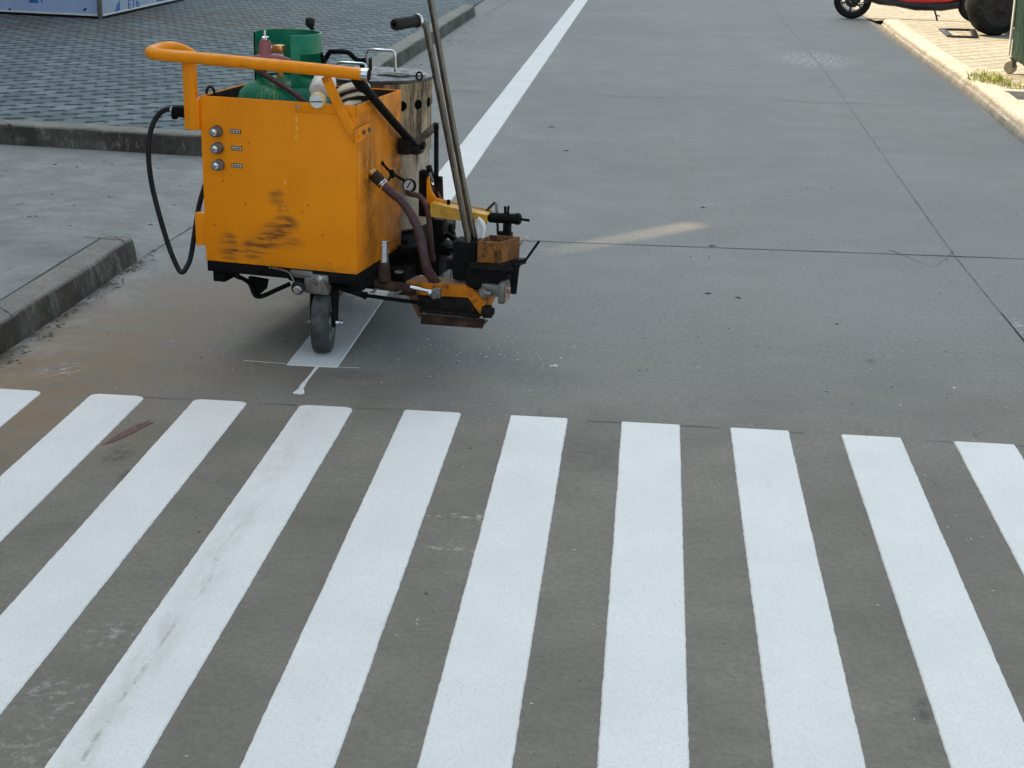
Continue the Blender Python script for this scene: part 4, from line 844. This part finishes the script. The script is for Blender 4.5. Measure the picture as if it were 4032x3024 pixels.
for (x, y) in ((.13,.03),(.55,.03),(.03,.55),(.55,.55)):
    cw = p('castor', MB().extr([(x-.02,y-.028,.118),(x+.02,y-.028,.118),(x+.010,y-.028,.045),(x-.010,y-.028,.045)], (0,.004,0)).extr([(x-.02,y+.024,.118),(x+.02,y+.024,.118),(x+.010,y+.024,.045),(x-.010,y+.024,.045)], (0,.004,0)).box((x-.03,y-.032,.112),(x+.03,y+.032,.121), .002), 'grey_metal', bn)
    p('castor_wheel', MB().lathe([(.0,-.018),(.03,-.018),(.045,-.014),(.048,0),(.045,.014),(.03,.018),(0,.018)], (x-.02,y,.048), (.25,1,0), 26), 'caster_wheel', cw)

# red scooter, only its lower half is in the picture
sc = thing('red_scooter', 'red and black scooter parked across the end of the kerb, front wheel on the road', 'scooter', (2.18,17.45,0.0), R(-4))
fw = MB().lathe([(.135,-.035),(.175,-.045),(.198,-.032),(.205,0),(.198,.032),(.175,.045),(.135,.035)], (0,0,.205), (0,1,0), 44); fw = p('front_wheel', fw, 'tyre_black', sc)
p('wheel_rim', MB().lathe([(.136,-.034),(.128,-.028),(.120,-.030),(.116,-.012)], (0,0,.205), (0,1,0), 40).lathe([(.03,-.04),(.045,-.03),(.045,.03)], (0,0,.205), (0,1,0), 24), 'grey_metal', fw)
p('wheel_spokes', MB().bar((-.12,-.012,.16),(.12,-.012,.25),.03,.02).bar((.02,-.012,.32),(-.02,-.012,.09),.03,.02).bar((-.10,-.012,.29),(.10,-.012,.12),.03,.02).lathe([(.03,-.02),(.085,-.018),(.085,-.01)], (0,0,.205), (0,1,0), 24), 'body_black', fw)
p('fork', MB().bar((.0,-.065,.205),(.20,-.05,.62),.03,.04).bar((.0,.065,.205),(.20,.05,.62),.03,.04).tube([(.0,-.07,.20),(.07,-.07,.165),(.15,-.06,.19),(.25,-.05,.24)], .016, 10, 3), 'body_black', sc)
p('silver_link', MB().bar((.055,-.085,.165),(.115,-.085,.175),.012,.018), 'chrome', sc)
mgd = MB(); V = []; F = []
for k in range(13):
    a = R(25+10*k)
    for y_ in (-.06,-.03,.03,.06): V.append((.238*math.cos(a) if abs(y_) < .05 else .228*math.cos(a), y_, .205+(.238 if abs(y_) < .05 else .228)*math.sin(a)))
    if k: F += [(4*k-4+q, 4*k-3+q, 4*k+1+q, 4*k+q) for q in range(3)]
mgd._add(V, F); p('mudguard', mgd, 'red', sc)
def loft(name, secs, m, par):
    b = MB(); V = []; F = []; n = 12
    for i, (x, z0, z1, hw) in enumerate(secs):
        for j in range(n):
            a = 2*math.pi*j/n; ca_, sa_ = math.cos(a), math.sin(a)
            V.append((x, hw*math.copysign(abs(ca_)**.6, ca_), (z0+z1)/2+(z1-z0)/2*math.copysign(abs(sa_)**.6, sa_)))
        if i: F += [((i-1)*n+j, (i-1)*n+(j+1)%n, i*n+(j+1)%n, i*n+j) for j in range(n)]
    F += [tuple(range(n))[::-1], tuple((len(secs)-1)*n+j for j in range(n))]; b._add(V, F); return p(name, b, m, par)
loft('belly_pan', [(.14,.20,.27,.07),(.28,.160,.25,.13),(.46,.150,.235,.15),(.66,.115,.225,.16),(.95,.120,.225,.16),(1.12,.15,.25,.15)], 'body_black', sc)
loft('floor_panel', [(.42,.226,.30,.14),(.55,.190,.30,.165),(.75,.186,.32,.17),(1.0,.200,.36,.165),(1.2,.26,.42,.14)], 'red', sc)
loft('leg_shield', [(.16,.32,.90,.12),(.24,.28,.92,.20),(.32,.25,.80,.20),(.40,.24,.4,.16)], 'red', sc)
loft('seat_body', [(.95,.40,.72,.10),(1.2,.38,.76,.15),(1.5,.42,.78,.15),(1.7,.55,.74,.08)], 'red', sc)
rw = p('rear_wheel', MB().lathe([(.135,-.035),(.175,-.045),(.198,-.032),(.205,0),(.198,.032),(.175,.045),(.135,.035)], (1.32,0,.215), (0,1,0), 40), 'tyre_black', sc)
p('wheel_rim', MB().lathe([(.136,-.034),(.06,-.02),(0,-.03)], (1.32,0,.215), (0,1,0), 30), 'grey_metal', rw)
p('kickstand', MB().tube([(.86,-.13,.15),(.89,-.17,.075),(.905,-.19,.012)], .010, 8, 2).tube([(.89,-.17,.08),(.93,-.17,.075)], .006, 8), 'body_black', sc)
p('handlebar', MB().tube([(.10,-.30,.98),(.14,-.18,1.02),(.17,0,1.0),(.14,.18,1.02),(.10,.30,.98)], .014, 10, 3).bar((.20,0,.62),(.17,0,1.0),.04,.04), 'body_black', sc)

# cargo tricycle behind the bin: only one rear wheel and its stay are in the picture
tr = thing('cargo_tricycle', 'large dusty black wheel and white stay of a cargo tricycle beside the bin', 'tricycle', (3.19,14.78,.096), 0)
axv = Vector((.36,-.93,0)); cc = Vector((0,0,.272))
bw = p('rear_wheel', MB().lathe([(.19,-.005),(.225,.0),(.255,.012),(.270,.045),(.272,.10),(.266,.15),(.24,.185),(.20,.19)], cc+axv*.02, -axv, 56), 'tyre_black', tr)
p('wheel_disc', MB().lathe([(.0,-.012),(.05,-.012),(.06,-.004),(.075,.006),(.12,.008),(.17,.002),(.192,-.004),(.200,-.002)], cc+axv*.02, -axv, 56), 'disc', bw)
nt = MB()
for k in range(5):
    a = R(72*k+20); e1 = axv.cross(Vector((0,0,1))).normalized(); q = cc+axv*.022+(e1*math.cos(a)+Vector((0,0,1))*math.sin(a))*.066
    nt.cyl(q, q+axv*.012, .011, 8, .002)
p('wheel_nuts', nt, 'disc', bw)
p('axle', MB().cyl(cc+Vector((.03,.1,0)), cc+Vector((.17,.66,0)), .03, 16).box((.10,.45,.22),(.22,.60,.34), .02), 'body_black', tr)
w2 = p('rear_wheel', MB().lathe([(.0,-.02),(.19,-.005),(.225,.0),(.255,.012),(.270,.045),(.272,.10),(.266,.15),(.24,.185),(.0,.19)], cc+Vector((.17,.66,0)), -axv, 48), 'tyre_black', tr)
p('mudguard_stay', MB().bar((.155,-.30,.085),(.195,-.30,.150),.010,.036,(1,0,-.6),.003).bar((.195,-.30,.148),(.33,-.29,.285),.010,.036,(1,0,-.9),.003).bar((.33,-.29,.28),(.44,-.28,.43),.010,.036,(1,0,-.8),.003), 'trim', tr)
p('cargo_bed', MB().box((-.3,-.15,.62),(1.3,.95,.66), .01).box((-.3,-.15,.66),(1.3,-.12,.95), .008).box((-.3,.92,.66),(1.3,.95,.95), .008).box((-.3,-.118,.66),(-.27,.918,.95), .008).bar((.15,.3,.3),(.15,.3,.62),.05,.05).bar((.44,-.28,.42),(.46,-.14,.64),.02,.036), 'body_black', tr)
# flat black bars on the pavers, standing in for a cast shadow
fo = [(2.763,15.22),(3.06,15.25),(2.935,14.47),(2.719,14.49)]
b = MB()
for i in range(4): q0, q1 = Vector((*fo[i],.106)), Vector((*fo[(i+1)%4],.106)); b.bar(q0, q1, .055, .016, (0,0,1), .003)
tag(b.build('cast_shadow_bars', M['body_black']), 'dark four-sided cast shadow on the sunlit paving, made of flat black bars', 'cast shadow')

# ================================================================== ground litter and plants
def tuft(name, label, cx_, cy_, n, rad, hmax, sx=1., kind=None):
    b = MB()
    for i in range(n):
        a = random.uniform(0, 6.28); rr = rad*math.sqrt(random.random()); x, y = cx_+rr*math.cos(a)*sx, cy_+rr*math.sin(a)
        h = hmax*random.uniform(.25,1)**1.5; le = random.uniform(.4,1.6)*h; d = random.uniform(0, 6.28); wv_ = random.uniform(.002,.0045); q = Vector((math.cos(d), math.sin(d), 0)); s_ = Vector((-q.y, q.x, 0))
        p0 = Vector((x,y,.094)); p1 = p0+q*le*.35+Vector((0,0,h*.7)); p2 = p0+q*le+Vector((0,0,h*random.uniform(.6,1.)))
        b._add([p0-s_*wv_, p0+s_*wv_, p1+s_*wv_*.8, p1-s_*wv_*.8, p2], [(0,1,2,3),(3,2,4)])
    return b.build(name, M['plant'], smooth=False)
tag(tuft('grass', '', 2.40,11.2, 340, .30, .075, .45), kind='stuff')
tag(tuft('grass', '', 2.56,10.84, 120, .14, .06, 1.2), kind='stuff')
random.seed(5)
def crumbs(name, items, m, flat=.5):
    b = MB()
    for (x, y, s_) in items:
        n = 5; a0 = random.uniform(0,6.28); e = random.uniform(.5,1.); th = random.uniform(0,3.14); V = []
        for j in range(n):
            a = a0+6.28*j/n; r_ = s_*random.uniform(.7,1.2); px, py = r_*math.cos(a), r_*e*math.sin(a)
            V.append((x+px*math.cos(th)-py*math.sin(th), y+px*math.sin(th)+py*math.cos(th), .0004))
        V.append((x, y, .0004+s_*flat)); z = 0.09 if (x < -1.98 and y < 5.3) else 0
        b._add([(u, v, q+z) for u, v, q in V], [(j,(j+1)%n,n) for j in range(n)]+[tuple(range(n))[::-1]])
    return tag(b.build(name, m, smooth=False), kind='stuff')
it = []
for _ in range(46):   # spilled thermoplastic granules round the shoe
    it.append((random.gauss(-.55,.13), random.gauss(4.42,.11), random.uniform(.0022,.0052)))
for _ in range(60): it.append((random.uniform(-1.6,1.3), random.uniform(2.1,3.8), random.uniform(.0012,.0026)))
for _ in range(34): it.append((random.uniform(-1.6,1.9), random.uniform(3.9,7), random.uniform(.0015,.0035)))
it += [(-.235,4.317,.010),(-.245,4.312,.007),(.93,4.3,.006),(.75,4.12,.005)]
crumbs('paint_granules', it, M['crumb'], .35)
it = []
for _ in range(70): it.append((random.uniform(-1.3,2.0), random.uniform(3.9,10), random.uniform(.003,.007)))
for _ in range(90): yy = random.uniform(3.9,5.45); it.append((-1.845+abs(random.gauss(0,.028)), yy, random.uniform(.002,.008)))
for _ in range(40): it.append((random.uniform(-3.2,-1.9), random.uniform(5.5,7.4), random.uniform(.004,.012)))
for _ in range(60): yy = random.uniform(8,16); it.append((-1.80+abs(random.gauss(0,.08)), yy, random.uniform(.006,.016)))
for _ in range(60): it.append((random.uniform(-.6,.45), random.uniform(2.1,3.9), random.uniform(.0015,.003)))
crumbs('dirt_specks', it, M['darkcrumb'], .25)
# dry leaves and twigs in the gutter
lb = MB()
for i in range(34):
    yy = random.uniform(4.0,5.5); x = -1.835+abs(random.gauss(0,.022)); a = random.uniform(0,3.14); L = random.uniform(.006,.022); h = L*random.uniform(.12,.4); q = Vector((math.cos(a), math.sin(a), random.uniform(0,.25))); s_ = Vector((-math.sin(a), math.cos(a), 0)); c = Vector((x,yy,.003+random.uniform(0,.004)))
    lb._add([c-q*L, c+s_*h+Vector((0,0,.003)), c+q*L, c-s_*h], [(0,1,2),(0,2,3)])
tag(lb.build('gutter_litter', M['leaf'], smooth=False), kind='stuff')
for (x, y, a, L) in ((.285,5.99,-.1,.020),(.245,5.24,.25,.018),(.35,5.20,-.35,.015),(.27,6.75,.0,.016),(-.55,8.9,.1,.028),(-.42,8.1,.0,.022),(.66,4.92,.4,.008)):
    q = Vector((math.cos(a), math.sin(a), 0)); s_ = Vector((-q.y, q.x, 0)); c = Vector((x,y,.002)); lb = MB()
    lb._add([c-q*L, c+s_*L*.16+Vector((0,0,.003)), c+q*L, c-s_*L*.16+Vector((0,0,.002)), c-q*L*.1+Vector((0,0,-.001))], [(0,4,1),(1,4,2),(2,4,3),(3,4,0)])
    tag(lb.build('leaf_scrap', M['darkcrumb'], smooth=False), 'small dark scrap of leaf lying on the concrete road', 'leaf', 'leaf scraps on the road')
